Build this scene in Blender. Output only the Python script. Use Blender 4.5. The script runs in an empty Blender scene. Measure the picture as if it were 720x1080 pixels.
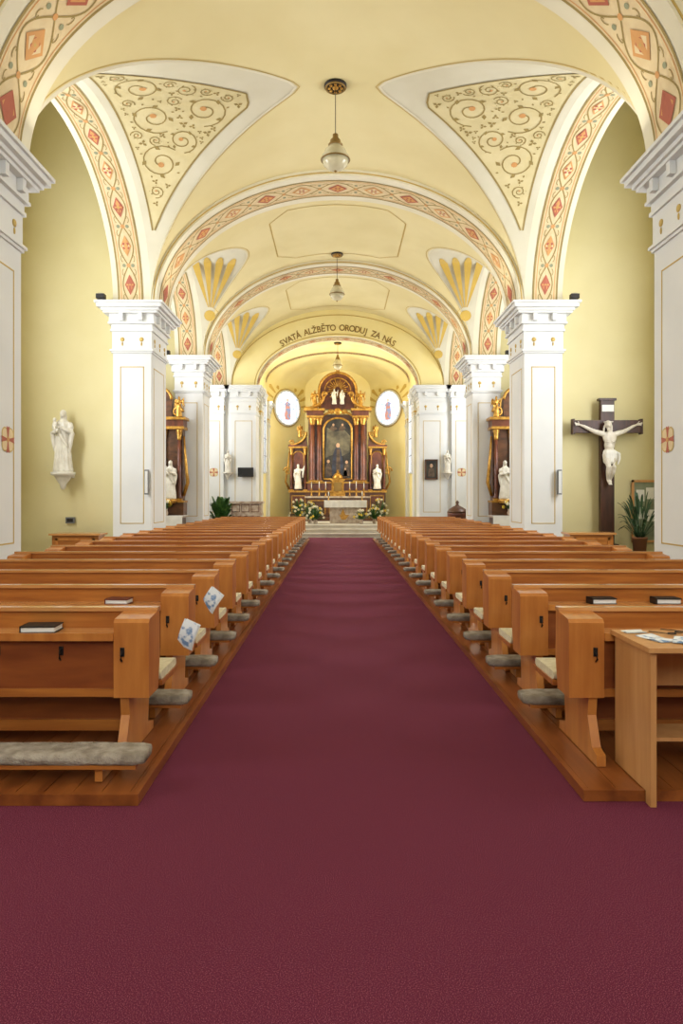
import bpy, bmesh, math, random
from mathutils import Vector, Matrix, Euler
random.seed(7)
sc = bpy.context.scene
E = 1.55
pi = math.pi

# ------------------------------------------------------------------ materials
def lin(c):
    c = c/255.0
    return c/12.92 if c <= 0.04045 else ((c+0.055)/1.055)**2.4
def col(r, g, b): return (lin(r), lin(g), lin(b), 1)
MATS = {}
def mat(name, rgb, rough=0.6, metal=0.0, rgb2=None, scale=(3, 3, 3), detail=4, bump=0.0, bscale=None, emis=0, spec=0.5, ramp=(0.35, 0.65), coat=0):
    m = bpy.data.materials.new(name); m.use_nodes = True
    nt = m.node_tree; b = nt.nodes['Principled BSDF']
    b.inputs['Roughness'].default_value = rough
    b.inputs['Metallic'].default_value = metal
    b.inputs['Specular IOR Level'].default_value = spec
    b.inputs['Coat Weight'].default_value = coat
    b.inputs['Base Color'].default_value = col(*rgb)
    tc = nt.nodes.new('ShaderNodeTexCoord')
    mp = nt.nodes.new('ShaderNodeMapping'); mp.inputs['Scale'].default_value = scale
    nt.links.new(tc.outputs['Object'], mp.inputs['Vector'])
    nz = nt.nodes.new('ShaderNodeTexNoise'); nz.inputs['Scale'].default_value = 1; nz.inputs['Detail'].default_value = detail
    nt.links.new(mp.outputs[0], nz.inputs['Vector'])
    if rgb2 is None: rgb2 = tuple(c*0.94 for c in rgb)
    cr = nt.nodes.new('ShaderNodeValToRGB')
    cr.color_ramp.elements[0].position = ramp[0]; cr.color_ramp.elements[1].position = ramp[1]
    cr.color_ramp.elements[0].color = col(*rgb2); cr.color_ramp.elements[1].color = col(*rgb)
    nt.links.new(nz.outputs['Fac'], cr.inputs['Fac'])
    nt.links.new(cr.outputs['Color'], b.inputs['Base Color'])
    if emis:
        nt.links.new(cr.outputs['Color'], b.inputs['Emission Color'])
        b.inputs['Emission Strength'].default_value = emis
    if bump:
        bn = nt.nodes.new('ShaderNodeBump'); bn.inputs['Strength'].default_value = bump; bn.inputs['Distance'].default_value = 0.01
        src = nz.outputs['Fac']
        if bscale:
            n2 = nt.nodes.new('ShaderNodeTexNoise'); n2.inputs['Scale'].default_value = bscale; n2.inputs['Detail'].default_value = 3
            nt.links.new(tc.outputs['Object'], n2.inputs['Vector']); src = n2.outputs['Fac']
        nt.links.new(src, bn.inputs['Height']); nt.links.new(bn.outputs[0], b.inputs['Normal'])
    MATS[name] = m
    return m

mat('vault_yellow', (230, 217, 168), 0.8, rgb2=(224, 210, 158), scale=(.8, .8, .8))
mat('vault_cream', (228, 222, 200), 0.8, rgb2=(220, 213, 188), scale=(1, 1, 1))
mat('lunette_white', (216, 211, 190), 0.8, rgb2=(208, 202, 178), scale=(1, 1, 1))
mat('recess_wall', (218, 208, 162), 0.85, rgb2=(210, 199, 150), scale=(.6, .6, .6))
mat('pier_white', (222, 223, 222), 0.6, rgb2=(214, 216, 216), scale=(1, 1, 1))
mat('apse_yellow', (243, 229, 168), 0.8, rgb2=(238, 221, 152), scale=(1, 1, 1))
mat('gold_line', (198, 168, 90), 0.5)
mat('fan_gold', (212, 178, 84), 0.5)
mat('paint_olive', (158, 137, 80), 0.7)
mat('paint_tan', (218, 205, 160), 0.75, rgb2=(210, 196, 148))
mat('paint_peach', (224, 205, 164), 0.75, rgb2=(216, 194, 152), scale=(6, 6, 6))
mat('paint_red', (180, 100, 78), 0.7)
mat('paint_orange', (212, 156, 96), 0.7)
mat('paint_green', (150, 154, 124), 0.7)
mat('gold', (206, 160, 78), 0.34, metal=.7, rgb2=(162, 116, 48), scale=(9, 9, 9), bump=.2)
mat('gold_dark', (142, 112, 56), 0.45, metal=.2)
mat('marble_brown', (104, 66, 42), 0.3, rgb2=(64, 40, 27), scale=(3, 3, 7), detail=8)
mat('marble_red', (118, 66, 46), 0.28, rgb2=(76, 40, 29), scale=(5, 5, 3), detail=8)
mat('marble_pale', (206, 192, 174), 0.35, rgb2=(166, 142, 122), scale=(7, 7, 7), detail=8)
mat('stone_step', (214, 208, 196), 0.5, rgb2=(196, 188, 174), scale=(2, 2, 2))
mat('stone_floor', (150, 142, 130), 0.5, rgb2=(130, 122, 110))
mat('statue_white', (222, 218, 206), 0.45, rgb2=(204, 198, 184), scale=(6, 6, 6))
mat('christ_white', (222, 216, 204), 0.4, rgb2=(204, 196, 180), scale=(8, 8, 8))
mat('cross_wood', (74, 40, 25), 0.45, rgb2=(50, 27, 17), scale=(14, 14, 2))
mat('wood_pew', (182, 114, 50), 0.33, rgb2=(148, 84, 34), scale=(2, 26, 26), detail=6, ramp=(.3, .7), bump=.05, coat=.2)
mat('wood_stile', (198, 130, 62), 0.33, rgb2=(172, 102, 44), scale=(14, 14, 2.2), detail=6, ramp=(.3, .7), coat=.2)
mat('wood_top', (208, 152, 94), 0.25, rgb2=(186, 126, 70), scale=(2, 20, 20), detail=6, ramp=(.3, .7), coat=.4)
mat('wood_panel', (146, 80, 36), 0.35, rgb2=(118, 58, 25), scale=(2.2, 12, 12), detail=6, ramp=(.3, .7), coat=.2)
mat('wood_platform', (158, 92, 42), 0.35, rgb2=(112, 58, 24), scale=(9, 1.2, 9), detail=7, ramp=(.3, .7), coat=.15)
mat('wood_desk', (208, 156, 100), 0.4, rgb2=(192, 136, 80), scale=(18, 18, 1.6), detail=6, ramp=(.3, .7))
mat('wood_dark', (96, 58, 34), 0.4, rgb2=(70, 42, 24), scale=(3, 14, 14))
mat('dark_metal', (34, 30, 28), 0.5, metal=.4)
mat('grey_metal', (120, 122, 124), 0.5, metal=.3)
mat('fur_grey', (176, 166, 152), 0.95, rgb2=(138, 127, 113), scale=(14, 14, 14), detail=8, bump=.8, bscale=120, spec=.1)
mat('cushion_cream', (220, 210, 180), 0.9, rgb2=(206, 194, 160), scale=(30, 30, 30), bump=.3)
mat('paper', (232, 236, 240), 0.7, rgb2=(120, 150, 190), scale=(16, 16, 16), ramp=(.4, .5))
mat('paper_plain', (238, 238, 234), 0.7)
mat('book_black', (24, 22, 24), 0.5)
mat('book_red', (104, 44, 30), 0.5)
mat('cloth_white', (238, 236, 230), 0.8)
mat('leaf', (62, 104, 40), 0.5, rgb2=(34, 66, 24), scale=(12, 12, 12))
mat('leaf_dark', (52, 86, 50), 0.5, rgb2=(30, 56, 32), scale=(12, 12, 12))
mat('petal', (240, 236, 214), 0.6)
mat('petal_yellow', (232, 200, 70), 0.6)
mat('pot', (132, 84, 52), 0.6)
mat('screen_black', (12, 12, 14), 0.25)
mat('glass_lamp', (206, 198, 168), 0.12, emis=.12, rgb2=(180, 172, 142))
mat('window_pane', (236, 242, 250), 0.3, emis=2.2, rgb2=(226, 234, 246))
mat('skin_paint', (196, 156, 124), 0.5)
mat('glass_figure', (150, 160, 200), 0.4, rgb2=(206, 150, 140), scale=(5, 5, 5), emis=.6, ramp=(.48, .52))
mat('glass_face', (226, 204, 186), 0.4, emis=.6)
mat('paint_canvas', (64, 60, 52), 0.4, rgb2=(26, 26, 28), scale=(2.2, 2.2, 2.2), detail=6, ramp=(.4, .62))
mat('canvas_figure', (104, 84, 66), 0.5, rgb2=(62, 50, 44), scale=(6, 6, 6))
mat('canvas_blue', (58, 66, 84), 0.5, rgb2=(40, 40, 52), scale=(6, 6, 6))
mat('canvas_light', (112, 104, 82), 0.5, rgb2=(66, 62, 52), scale=(3, 3, 3))
mat('glass_board', (150, 158, 140), 0.15, rgb2=(120, 128, 104), scale=(2, 2, 2))

def carpet_mat():
    m = bpy.data.materials.new('carpet_burgundy'); m.use_nodes = True
    nt = m.node_tree; b = nt.nodes['Principled BSDF']; b.inputs['Roughness'].default_value = .95
    b.inputs['Specular IOR Level'].default_value = .12
    tc = nt.nodes.new('ShaderNodeTexCoord')
    n1 = nt.nodes.new('ShaderNodeTexNoise'); n1.inputs['Scale'].default_value = 260; n1.inputs['Detail'].default_value = 1
    n2 = nt.nodes.new('ShaderNodeTexNoise'); n2.inputs['Scale'].default_value = .9; n2.inputs['Detail'].default_value = 3
    for n in (n1, n2): nt.links.new(tc.outputs['Object'], n.inputs['Vector'])
    cr = nt.nodes.new('ShaderNodeValToRGB')
    cr.color_ramp.elements[0].position = .36; cr.color_ramp.elements[0].color = col(84, 30, 50)
    cr.color_ramp.elements[1].position = .74; cr.color_ramp.elements[1].color = col(158, 94, 112)
    e = cr.color_ramp.elements.new(.56); e.color = col(114, 46, 68)
    nt.links.new(n1.outputs['Fac'], cr.inputs['Fac'])
    mx = nt.nodes.new('ShaderNodeMixRGB'); mx.blend_type = 'MULTIPLY'; mx.inputs['Fac'].default_value = .15
    nt.links.new(cr.outputs['Color'], mx.inputs['Color1']); nt.links.new(n2.outputs['Fac'], mx.inputs['Color2'])
    nt.links.new(mx.outputs['Color'], b.inputs['Base Color'])
    MATS['carpet'] = m
carpet_mat()

def stained():
    m = bpy.data.materials.new('stained_glass'); m.use_nodes = True
    nt = m.node_tree; b = nt.nodes['Principled BSDF']
    tc = nt.nodes.new('ShaderNodeTexCoord')
    vo = nt.nodes.new('ShaderNodeTexVoronoi'); vo.inputs['Scale'].default_value = 7
    nt.links.new(tc.outputs['Object'], vo.inputs['Vector'])
    cr = nt.nodes.new('ShaderNodeValToRGB'); cr.color_ramp.interpolation = 'CONSTANT'
    cr.color_ramp.elements[0].color = col(206, 222, 246); cr.color_ramp.elements[1].position = .5; cr.color_ramp.elements[1].color = col(236, 240, 248)
    for p, c in ((.3, (184, 204, 238)), (.8, (214, 222, 238))):
        e = cr.color_ramp.elements.new(p); e.color = col(*c)
    sep = nt.nodes.new('ShaderNodeSeparateColor'); nt.links.new(vo.outputs['Color'], sep.inputs[0])
    nt.links.new(sep.outputs[0], cr.inputs['Fac'])
    nt.links.new(cr.outputs['Color'], b.inputs['Base Color']); nt.links.new(cr.outputs['Color'], b.inputs['Emission Color'])
    b.inputs['Emission Strength'].default_value = 1.4
    MATS['stained'] = m
stained()

# ------------------------------------------------------------------ mesh builder
class MB:
    def __init__(s): s.v = []; s.f = []; s.mi = []; s.sm = []; s.mats = []
    def m(s, name):
        if name not in s.mats: s.mats.append(name)
        return s.mats.index(name)
    def add(s, vs, fs, mt, smooth=False):
        o = len(s.v); k = s.m(mt)
        s.v += [tuple(v) for v in vs]
        for f in fs:
            s.f.append(tuple(i+o for i in f)); s.mi.append(k); s.sm.append(smooth)
    def box(s, x0, x1, y0, y1, z0, z1, mt):
        vs = [(x, y, z) for x in (x0, x1) for y in (y0, y1) for z in (z0, z1)]
        s.add(vs, [(0, 1, 3, 2), (4, 6, 7, 5), (0, 4, 5, 1), (2, 3, 7, 6), (0, 2, 6, 4), (1, 5, 7, 3)], mt)
    def quad(s, a, b, c, d, mt, smooth=False): s.add([a, b, c, d], [(0, 1, 2, 3)], mt, smooth)
    def prism(s, poly, axis, a, b, mt, smooth=False):
        def P(p, t):
            if axis == 'x': return (t, p[0], p[1])
            if axis == 'y': return (p[0], t, p[1])
            return (p[0], p[1], t)
        n = len(poly)
        s.add([P(p, a) for p in poly]+[P(p, b) for p in poly], [(i, (i+1) % n, n+(i+1) % n, n+i) for i in range(n)], mt, smooth)
        s.add([P(p, a) for p in poly], [tuple(range(n))], mt)
        s.add([P(p, b) for p in poly], [tuple(range(n))], mt)
    def lathe(s, cx, cy, prof, mt, n=20, sy=1, fold=0, nf=7, smooth=True, cz=0):
        vs = []; fs = []
        for j, (r, z) in enumerate(prof):
            for i in range(n):
                a = 2*pi*i/n
                rr = r*(1+fold*math.sin(nf*a+j*.5))
                vs.append((cx+rr*math.cos(a), cy+rr*sy*math.sin(a), cz+z))
        for j in range(len(prof)-1):
            for i in range(n):
                fs.append((j*n+i, j*n+(i+1) % n, (j+1)*n+(i+1) % n, (j+1)*n+i))
        fs.append(tuple(range(n))[::-1]); fs.append(tuple((len(prof)-1)*n+i for i in range(n)))
        s.add(vs, fs, mt, smooth)
    def tube(s, pts, rad, mt, n=8, smooth=True):
        pts = [Vector(p) for p in pts]
        if not isinstance(rad, (list, tuple)): rad = [rad]*len(pts)
        vs = []; fs = []
        up = Vector((0.12, 0.31, .94)).normalized()
        for k, p in enumerate(pts):
            d = (pts[min(k+1, len(pts)-1)]-pts[max(k-1, 0)])
            d = d.normalized() if d.length > 1e-9 else Vector((0, 0, 1))
            a = d.cross(up)
            if a.length < .1: a = d.cross(Vector((1, 0, 0)))
            a.normalize(); b = d.cross(a)
            for i in range(n):
                t = 2*pi*i/n
                vs.append(p+(a*math.cos(t)+b*math.sin(t))*rad[k])
        for k in range(len(pts)-1):
            for i in range(n): fs.append((k*n+i, k*n+(i+1) % n, (k+1)*n+(i+1) % n, (k+1)*n+i))
        fs.append(tuple(range(n))[::-1]); fs.append(tuple((len(pts)-1)*n+i for i in range(n)))
        s.add(vs, fs, mt, smooth)
    def ell(s, c, r, mt, n=12, m=8, rot=None):
        if not isinstance(r, (list, tuple)): r = (r, r, r)
        vs = [];
        for j in range(m+1):
            ph = pi*j/m
            for i in range(n):
                t = 2*pi*i/n
                p = Vector((r[0]*math.sin(ph)*math.cos(t), r[1]*math.sin(ph)*math.sin(t), r[2]*math.cos(ph)))
                if rot: p = rot @ p
                vs.append((p.x+c[0], p.y+c[1], p.z+c[2]))
        fs = [(j*n+i, j*n+(i+1) % n, (j+1)*n+(i+1) % n, (j+1)*n+i) for j in range(m) for i in range(n)]
        s.add(vs, fs, mt, True)
    def merge(s, o, M):
        off = len(s.v)
        s.v += [tuple(M @ Vector(v)) for v in o.v]
        for f, k, sm in zip(o.f, o.mi, o.sm):
            s.f.append(tuple(i+off for i in f)); s.mi.append(s.m(o.mats[k])); s.sm.append(sm)
    def mesh(s, name, clean=True):
        me = bpy.data.meshes.new(name)
        me.from_pydata(s.v, [], s.f)
        for mt in s.mats: me.materials.append(MATS[mt])
        me.polygons.foreach_set('material_index', s.mi)
        me.polygons.foreach_set('use_smooth', s.sm)
        if clean:
            bm = bmesh.new(); bm.from_mesh(me)
            bmesh.ops.recalc_face_normals(bm, faces=bm.faces)
            bm.to_mesh(me); bm.free()
        me.update()
        return me
    def build(s, name, loc=(0, 0, 0), rot=(0, 0, 0), parent=None, clean=True):
        o = bpy.data.objects.new(name, s.mesh(name, clean)); sc.collection.objects.link(o)
        o.location = loc; o.rotation_euler = rot
        if parent: o.parent = parent
        return o

def remesh_into(dst, src, mt, voxel, M=Matrix.Identity(4)):
    o = src.build('tmp')
    md = o.modifiers.new('r', 'REMESH'); md.mode = 'VOXEL'; md.voxel_size = voxel
    sm = o.modifiers.new('s', 'SMOOTH'); sm.iterations = 2; sm.factor = .5
    dg = bpy.context.evaluated_depsgraph_get(); ev = o.evaluated_get(dg); me = ev.to_mesh()
    vs = [M @ v.co for v in me.vertices]; fs = [tuple(p.vertices) for p in me.polygons]
    dst.add(vs, fs, mt, True)
    ev.to_mesh_clear(); bpy.data.objects.remove(o)

class Prof:
    def __init__(s, pts):
        s.p = [Vector(p) for p in pts]; s.c = [0]
        for i in range(1, len(pts)): s.c.append(s.c[-1]+(s.p[i]-s.p[i-1]).length)
        s.L = s.c[-1]
    def at(s, t):
        t = min(max(t, 0), s.L); i = 1
        while i < len(s.c)-1 and s.c[i] < t: i += 1
        a, b = s.p[i-1], s.p[i]; u = (t-s.c[i-1])/max(1e-9, s.c[i]-s.c[i-1])
        p = a+(b-a)*u; d = (b-a).normalized()
        return p, Vector((d.y, -d.x))
def ellipse_pts(c, a, z0, b, n=64, t0=0, t1=pi):
    return [(c-a*math.cos(t0+(t1-t0)*i/n), z0+b*math.sin(t0+(t1-t0)*i/n)) for i in range(n+1)]

def strip(mb, F, s0, s1, w0, w1, off, mt, step=.12):
    n = max(1, int((s1-s0)/step)); vs = []; fs = []
    for i in range(n+1):
        t = s0+(s1-s0)*i/n
        vs += [F(t, w0, off), F(t, w1, off)]
    for i in range(n): fs.append((2*i, 2*i+1, 2*i+3, 2*i+2))
    mb.add(vs, fs, mt, True)
def rib(mb, pts, w, F, off, mt):
    vs = []; fs = []; n = len(pts)
    for i in range(n):
        a = Vector(pts[max(i-1, 0)]); b = Vector(pts[min(i+1, n-1)]); d = (b-a)
        d = d.normalized() if d.length > 1e-9 else Vector((1, 0)); q = Vector((-d.y, d.x))*w/2
        p = Vector(pts[i]); vs += [F(p.x+q.x, p.y+q.y, off), F(p.x-q.x, p.y-q.y, off)]
    for i in range(n-1): fs.append((2*i, 2*i+1, 2*i+3, 2*i+2))
    mb.add(vs, fs, mt, False)
def poly(mb, pts, F, off, mt):
    mb.add([F(p[0], p[1], off) for p in pts], [tuple(range(len(pts)))], mt)
def disc(mb, c, r, F, off, mt, n=14): poly(mb, [(c[0]+r*math.cos(2*pi*i/n), c[1]+r*math.sin(2*pi*i/n)) for i in range(n)], F, off, mt)

def ornament_band(mb, F, L, W, P=.8):
    strip(mb, F, 0, L, -W/2, W/2, .004, 'paint_peach')
    for w in (-W/2, W/2):
        strip(mb, F, 0, L, w-.02, w+.02, .008, 'paint_olive')
    for w in (-W/2+.06, W/2-.06):
        strip(mb, F, 0, L, w-.008, w+.008, .008, 'paint_orange')
    n = max(2, int(round(L/P))); P = L/n; h = W/2-.1
    for k in range(n):
        c = (k+.5)*P
        a = [(c-P/2+P*i/14, h*math.sin(pi*i/14)*.95) for i in range(15)]
        rib(mb, a, .024, F, .010, 'paint_olive'); rib(mb, [(x, -y) for x, y in a], .024, F, .010, 'paint_olive')
        dx = P*.27; dw = h*.70
        poly(mb, [(c-dx, 0), (c, dw), (c+dx, 0), (c, -dw)], F, .014, 'paint_orange' if k % 2 else 'paint_red')
        poly(mb, [(c-dx*.72, 0), (c, dw*.72), (c+dx*.72, 0), (c, -dw*.72)], F, .018, 'paint_peach' if k % 2 else 'paint_orange')
        for q in range(4):
            an = q*pi/2+pi/4
            disc(mb, (c+.05*math.cos(an)*1.2, .05*math.sin(an)*1.2), .03, F, .021, 'paint_red', 8)
        disc(mb, (c, 0), .024, F, .024, 'gold_line', 8)
        for sgn in (1, -1):
            disc(mb, (c-P/2, sgn*h*.6), .04, F, .012, 'paint_green', 8)
            for sx in (-1, 1):
                pts = [(c+sx*(P*.30+.09*(1-i/9)*math.cos(i*.6)), sgn*(h*.72+.05*(1-i/9)*math.sin(i*.6))) for i in range(9)]
                rib(mb, pts, .014, F, .011, 'paint_olive')
        disc(mb, (c-P/2, 0), .045, F, .013, 'paint_orange', 8)

# ------------------------------------------------------------------ CEILING (vault)
A = 4.15; B = 3.0; ZS = 5.85
ceil = MB()
def zb(x): return B*math.sqrt(max(0, 1-(x/A)**2))
BAYS = [dict(y0=8.95, y1=15.2, Rs=2.6, k=.103), dict(y0=16.5, y1=21.0, Rs=2.25, k=.08), dict(y0=22.1, y1=26.6, Rs=2.25, k=.08)]
for bi, b in enumerate(BAYS):
    yc = (b['y0']+b['y1'])/2; L = (b['y1']-b['y0'])/2; N = 60; NB = 28; NL = 14
    R = lambda x, b=b: b['Rs']+(A-x)*b['k']
    def groin(h):
        lo, hi = 0.0, A
        for _ in range(40):
            mid = (lo+hi)/2
            if zb(mid)-R(mid)*h > 0: lo = mid
            else: hi = mid
        return max(.05, (lo+hi)/2)
    ys = [yc-L*math.cos(pi*j/N) for j in range(N+1)]
    hs = [math.sin(pi*j/N) for j in range(N+1)]
    gx = [groin(h) for h in hs]
    vs = []; fs = []
    for j in range(N+1):
        ph = math.acos(min(1, gx[j]/A))
        for i in range(NB+1):
            t = ph+(pi-2*ph)*i/NB
            vs.append((A*math.cos(t), ys[j], ZS+B*math.sin(t)))
    for j in range(N):
        for i in range(NB):
            q = j*(NB+1)+i; fs.append((q, q+1, q+NB+2, q+NB+1))
    ceil.add(vs, fs, 'vault_yellow', True)
    for sg in (-1, 1):
        vs = []; fs = []
        for j in range(N+1):
            for i in range(NL+1):
                x = gx[j]+(A-gx[j])*i/NL
                vs.append((sg*x, ys[j], ZS+R(x)*hs[j] if i else ZS+zb(x)))
        for j in range(N):
            for i in range(NL):
                q = j*(NL+1)+i; fs.append((q, q+1, q+NL+2, q+NL+1))
        ceil.add(vs, fs, 'lunette_white', True)
        Fb = lambda x, y, off: (x, y, ZS+zb(x)-off)
        for o, w, mt in ((.02, .05, 'vault_cream'), (.09, .016, 'gold_line')):
            pts = [(sg*max(.02, gx[j]-o), ys[j]) for j in range(3, N-2)]
            rib(ceil, pts, w, Fb, .008, mt)
        def Fl(u, t, off, sg=sg):
            th = t/L
            n = Vector((0, -math.cos(th), -math.sin(th)))*off
            return (sg*u, yc+L*math.cos(th)+n.y, ZS+R(u)*math.sin(th)+n.z)
        if bi == 0:
            t0, t1 = .58, 2.02; UO = A-.17; UT = 1.62
            def lowhyp(f):
                th = t0+(1.56-t0)*f; g = groin(math.sin(th))
                return (max(UT, min(UO-.01, g+.30+.25*f)), th*L)
            hy = [lowhyp(f/24) for f in range(25)]
            tip = hy[-1]
            top = [(tip[0]+(UO-tip[0])*i/16, tip[1]+(t1*L-tip[1])*i/16) for i in range(17)]
            def uin(t):
                if t <= tip[1]:
                    for p, q in zip(hy, hy[1:]):
                        if p[1] <= t <= q[1]+1e-9: return p[0]+(q[0]-p[0])*(t-p[1])/max(1e-9, q[1]-p[1])
                    return hy[0][0] if t < hy[0][1] else tip[0]
                return tip[0]+(UO-tip[0])*(t-tip[1])/(t1*L-tip[1])
            vs = []; fs = []; NT = 50; NU = 4
            for i in range(NT+1):
                t = t0*L+(t1-t0)*L*i/NT; ui = uin(t)
                for j in range(NU+1): vs.append(Fl(ui+(UO-ui)*j/NU, t, .006))
            for i in range(NT):
                for j in range(NU):
                    q = i*(NU+1)+j; fs.append((q, q+1, q+NU+2, q+NU+1))
            ceil.add(vs, fs, 'paint_tan', True)
            side = [(UO, (t1-(t1-t0)*i/30)*L) for i in range(31)]
            rib(ceil, hy+top[1:]+side[1:], .035, Fl, .012, 'paint_olive')
            def inside(u, t, r):
                for q in range(12):
                    uu = u+r*math.cos(q*pi/6); tt = t+r*math.sin(q*pi/6)
                    if tt < t0*L+.05 or tt > t1*L-.05 or uu > UO-.06 or uu < uin(tt)+.07: return False
                return True
            circ = []; rnd = random.Random(3)
            for rr in (.42, .36, .30, .24, .19, .15, .12, .09, .07, .05):
                for _ in range(700):
                    u = rnd.uniform(1.5, UO); t = rnd.uniform(t0*L, t1*L)
                    if any((u-c[0])**2+(t-c[1])**2 < (rr*.95+c[2]*.97)**2 for c in circ): continue
                    if not inside(u, t, rr): continue
                    circ.append((u, t, rr))
            for k, (u, t, rr) in enumerate(circ):
                dr = 1 if k % 2 else -1; a0 = rnd.uniform(0, 6.28); turns = 1.6
                if rr < .1:
                    for q in range(3):
                        an = a0+q*2.1; d = Vector((math.cos(an), math.sin(an)))*rr; nn = Vector((-d.y, d.x))*.35; cc = Vector((u, t))
                        poly(ceil, [cc, cc+d*.5+nn, cc+d, cc+d*.5-nn], Fl, .012, 'paint_olive')
                    continue
                pts = []
                for i in range(31):
                    f = i/30; r2 = rr*(1-.86*f)
                    pts.append((u+r2*math.cos(a0+dr*f*turns*2*pi), t+r2*math.sin(a0+dr*f*turns*2*pi)))
                rib(ceil, pts, .026 if rr > .2 else .02, Fl, .012, 'paint_olive')
                disc(ceil, pts[-1], rr*.15, Fl, .014, 'paint_orange', 8)
                for q in range(8):
                    an = a0+dr*(q*.75+.3); ra = rr*.95*(1-.1*q/8)
                    p = Vector((u+ra*math.cos(an), t+ra*math.sin(an)))
                    d1 = Vector((math.cos(an+dr*.7), math.sin(an+dr*.7)))*rr*(-.34 if q % 2 else .16); n1 = Vector((-d1.y, d1.x))*.3
                    poly(ceil, [p, p+d1*.5+n1, p+d1, p+d1*.5-n1], Fl, .013, 'paint_olive')
        else:
            cc = Vector((A-.28, .55*L))
            for q in range(9):
                an = math.radians(82+88*(q+.5)/9); dirv = Vector((math.cos(an), math.sin(an)))
                r1 = 2.3
                while r1 > .3:
                    u = cc[0]+dirv.x*r1; t = cc[1]+dirv.y*r1
                    if t/L < 1.75 and u < A-.05 and u > groin(math.sin(t/L))+.14: break
                    r1 -= .03
                nn = Vector((-dirv.y, dirv.x)); wq = r1*.046
                poly(ceil, [cc+dirv*.26-nn*.012, cc+dirv*r1*.86-nn*wq, cc+dirv*r1*.96-nn*wq*.6, cc+dirv*r1, cc+dirv*r1*.96+nn*wq*.6, cc+dirv*r1*.86+nn*wq, cc+dirv*.26+nn*.012], Fl, .012, 'fan_gold')
            disc(ceil, cc, .17, Fl, .014, 'fan_gold', 12)
    if bi > 0:
        hx = 1.75; y0 = b['y0']+.55; y1 = b['y1']-.55; cch = .5
        oc = [(-hx, y0+cch), (-hx+cch, y0), (hx-cch, y0), (hx, y0+cch), (hx, y1-cch), (hx-cch, y1), (-hx+cch, y1), (-hx, y1-cch), (-hx, y0+cch)]
        pts = []
        for a_, b_ in zip(oc, oc[1:]):
            for i in range(8): pts.append((a_[0]+(b_[0]-a_[0])*i/8, a_[1]+(b_[1]-a_[1])*i/8))
        pts.append(oc[-1]); rib(ceil, pts, .03, Fb, .008, 'gold_line')
vs = []; fs = []
for y in (-3.0, 7.6):
    for i in range(49): vs.append((A*1.2*math.cos(pi*i/48), y, ZS+B*math.sin(pi*i/48)))
for i in range(48): fs.append((i, i+1, 50+i, 49+i))
ceil.add(vs, fs, 'vault_yellow', True)

TA, TB = 4.05, 2.87
def trans_arch(mb, y0, y1, a, b, zs, a2, b2, band=.7, P=.85):
    n = 72; I = ellipse_pts(0, a, zs, b, n); O = ellipse_pts(0, a2, zs, b2, n)
    vs = [(p[0], y, p[1]) for y in (y0, y1) for p in I]
    mb.add(vs, [(i, i+1, n+2+i, n+1+i) for i in range(n)], 'vault_cream', True)
    for y in (y0, y1):
        mb.add([(p[0], y, p[1]) for p in I]+[(p[0], y, p[1]) for p in O], [(i, i+1, n+2+i, n+1+i) for i in range(n)], 'vault_cream', False)
    mo = ellipse_pts(0, a+.05, zs, b+.05, n)
    mb.tube([(p[0], y0-.005, p[1]) for p in mo], .014, 'gold_line', 6)
    pr = Prof(I); ym = (y0+y1)/2
    def F(s, w, off):
        p, nn = pr.at(s)
        return (p.x+nn.x*off, ym+w, p.y+nn.y*off)
    ornament_band(mb, F, pr.L, band, P)
for (y0, y1) in ((7.6, 8.95), (15.2, 16.5), (21.0, 22.1)):
    mb = MB(); trans_arch(mb, y0, y1, TA, TB, ZS, A+.3, B+.25, band=(y1-y0)*.6)
    ceil.merge(mb, Matrix.Identity(4))
ceiling = ceil.build('ceiling', clean=False)

# ------------------------------------------------------------------ WALLS with side arches
PIERS = [(7.6, 8.95), (15.2, 16.5), (21.0, 22.1)]
XO = 5.0
def side_wall(sg, name):
    mb = MB()
    for bi, b in enumerate(BAYS):
        yc = (b['y0']+b['y1'])/2; L = (b['y1']-b['y0'])/2; n = 48
        P = ellipse_pts(yc, L, ZS, b['Rs'], n); top = 11.2 if bi == 0 else 9.6
        mb.add([(sg*x, p[0], p[1]) for x in (A, XO) for p in P], [(i, i+1, n+2+i, n+1+i) for i in range(n)], 'vault_cream', True)
        mb.add([(sg*XO, p[0], p[1]) for p in P]+[(sg*XO, p[0], top) for p in P], [(i, i+1, n+2+i, n+1+i) for i in range(n)], 'recess_wall')
        pr = Prof(P)
        def F(s, w, off):
            p, nn = pr.at(s)
            return (sg*((A+XO)/2+w+.03), p.x+nn.x*off, p.y+nn.y*off)
        ornament_band(mb, F, pr.L, .52, .8)
        mb.tube([(sg*(A-.005), p[0], p[1]) for p in ellipse_pts(yc, L+.03, ZS, b['Rs']+.03, n)], .014, 'gold_line', 6)
        xo = 7.3 if bi == 0 else 6.6
        ya, yb = b['y0']-.3, b['y1']+.3
        if bi == 2: yb = 26.6
        mb.box(sg*xo, sg*(xo+.3), ya-.3, yb+.3, 0, top, 'recess_wall')
        mb.box(sg*XO, sg*(xo+.3), ya-.3, yb+.3, top, top+.1, 'recess_wall')
    mb.box(sg*XO, sg*7.6, 7.9, 8.65, 0, 11.2, 'recess_wall')
    mb.box(sg*XO, sg*7.6, 15.5, 16.2, 0, 11.2, 'recess_wall')
    mb.box(sg*XO, sg*6.9, 21.3, 21.8, 0, 9.6, 'recess_wall')
    for (y0, y1) in PIERS: mb.box(sg*(XO-.05), sg*(XO), y0, y1, ZS, 11.2, 'recess_wall')
    mb.box(sg*5.0, sg*5.3, -3.2, 7.7, 0, 6.0, 'recess_wall')
    return mb.build(name)
side_wall(-1, 'wall_left'); side_wall(1, 'wall_right')
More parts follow.
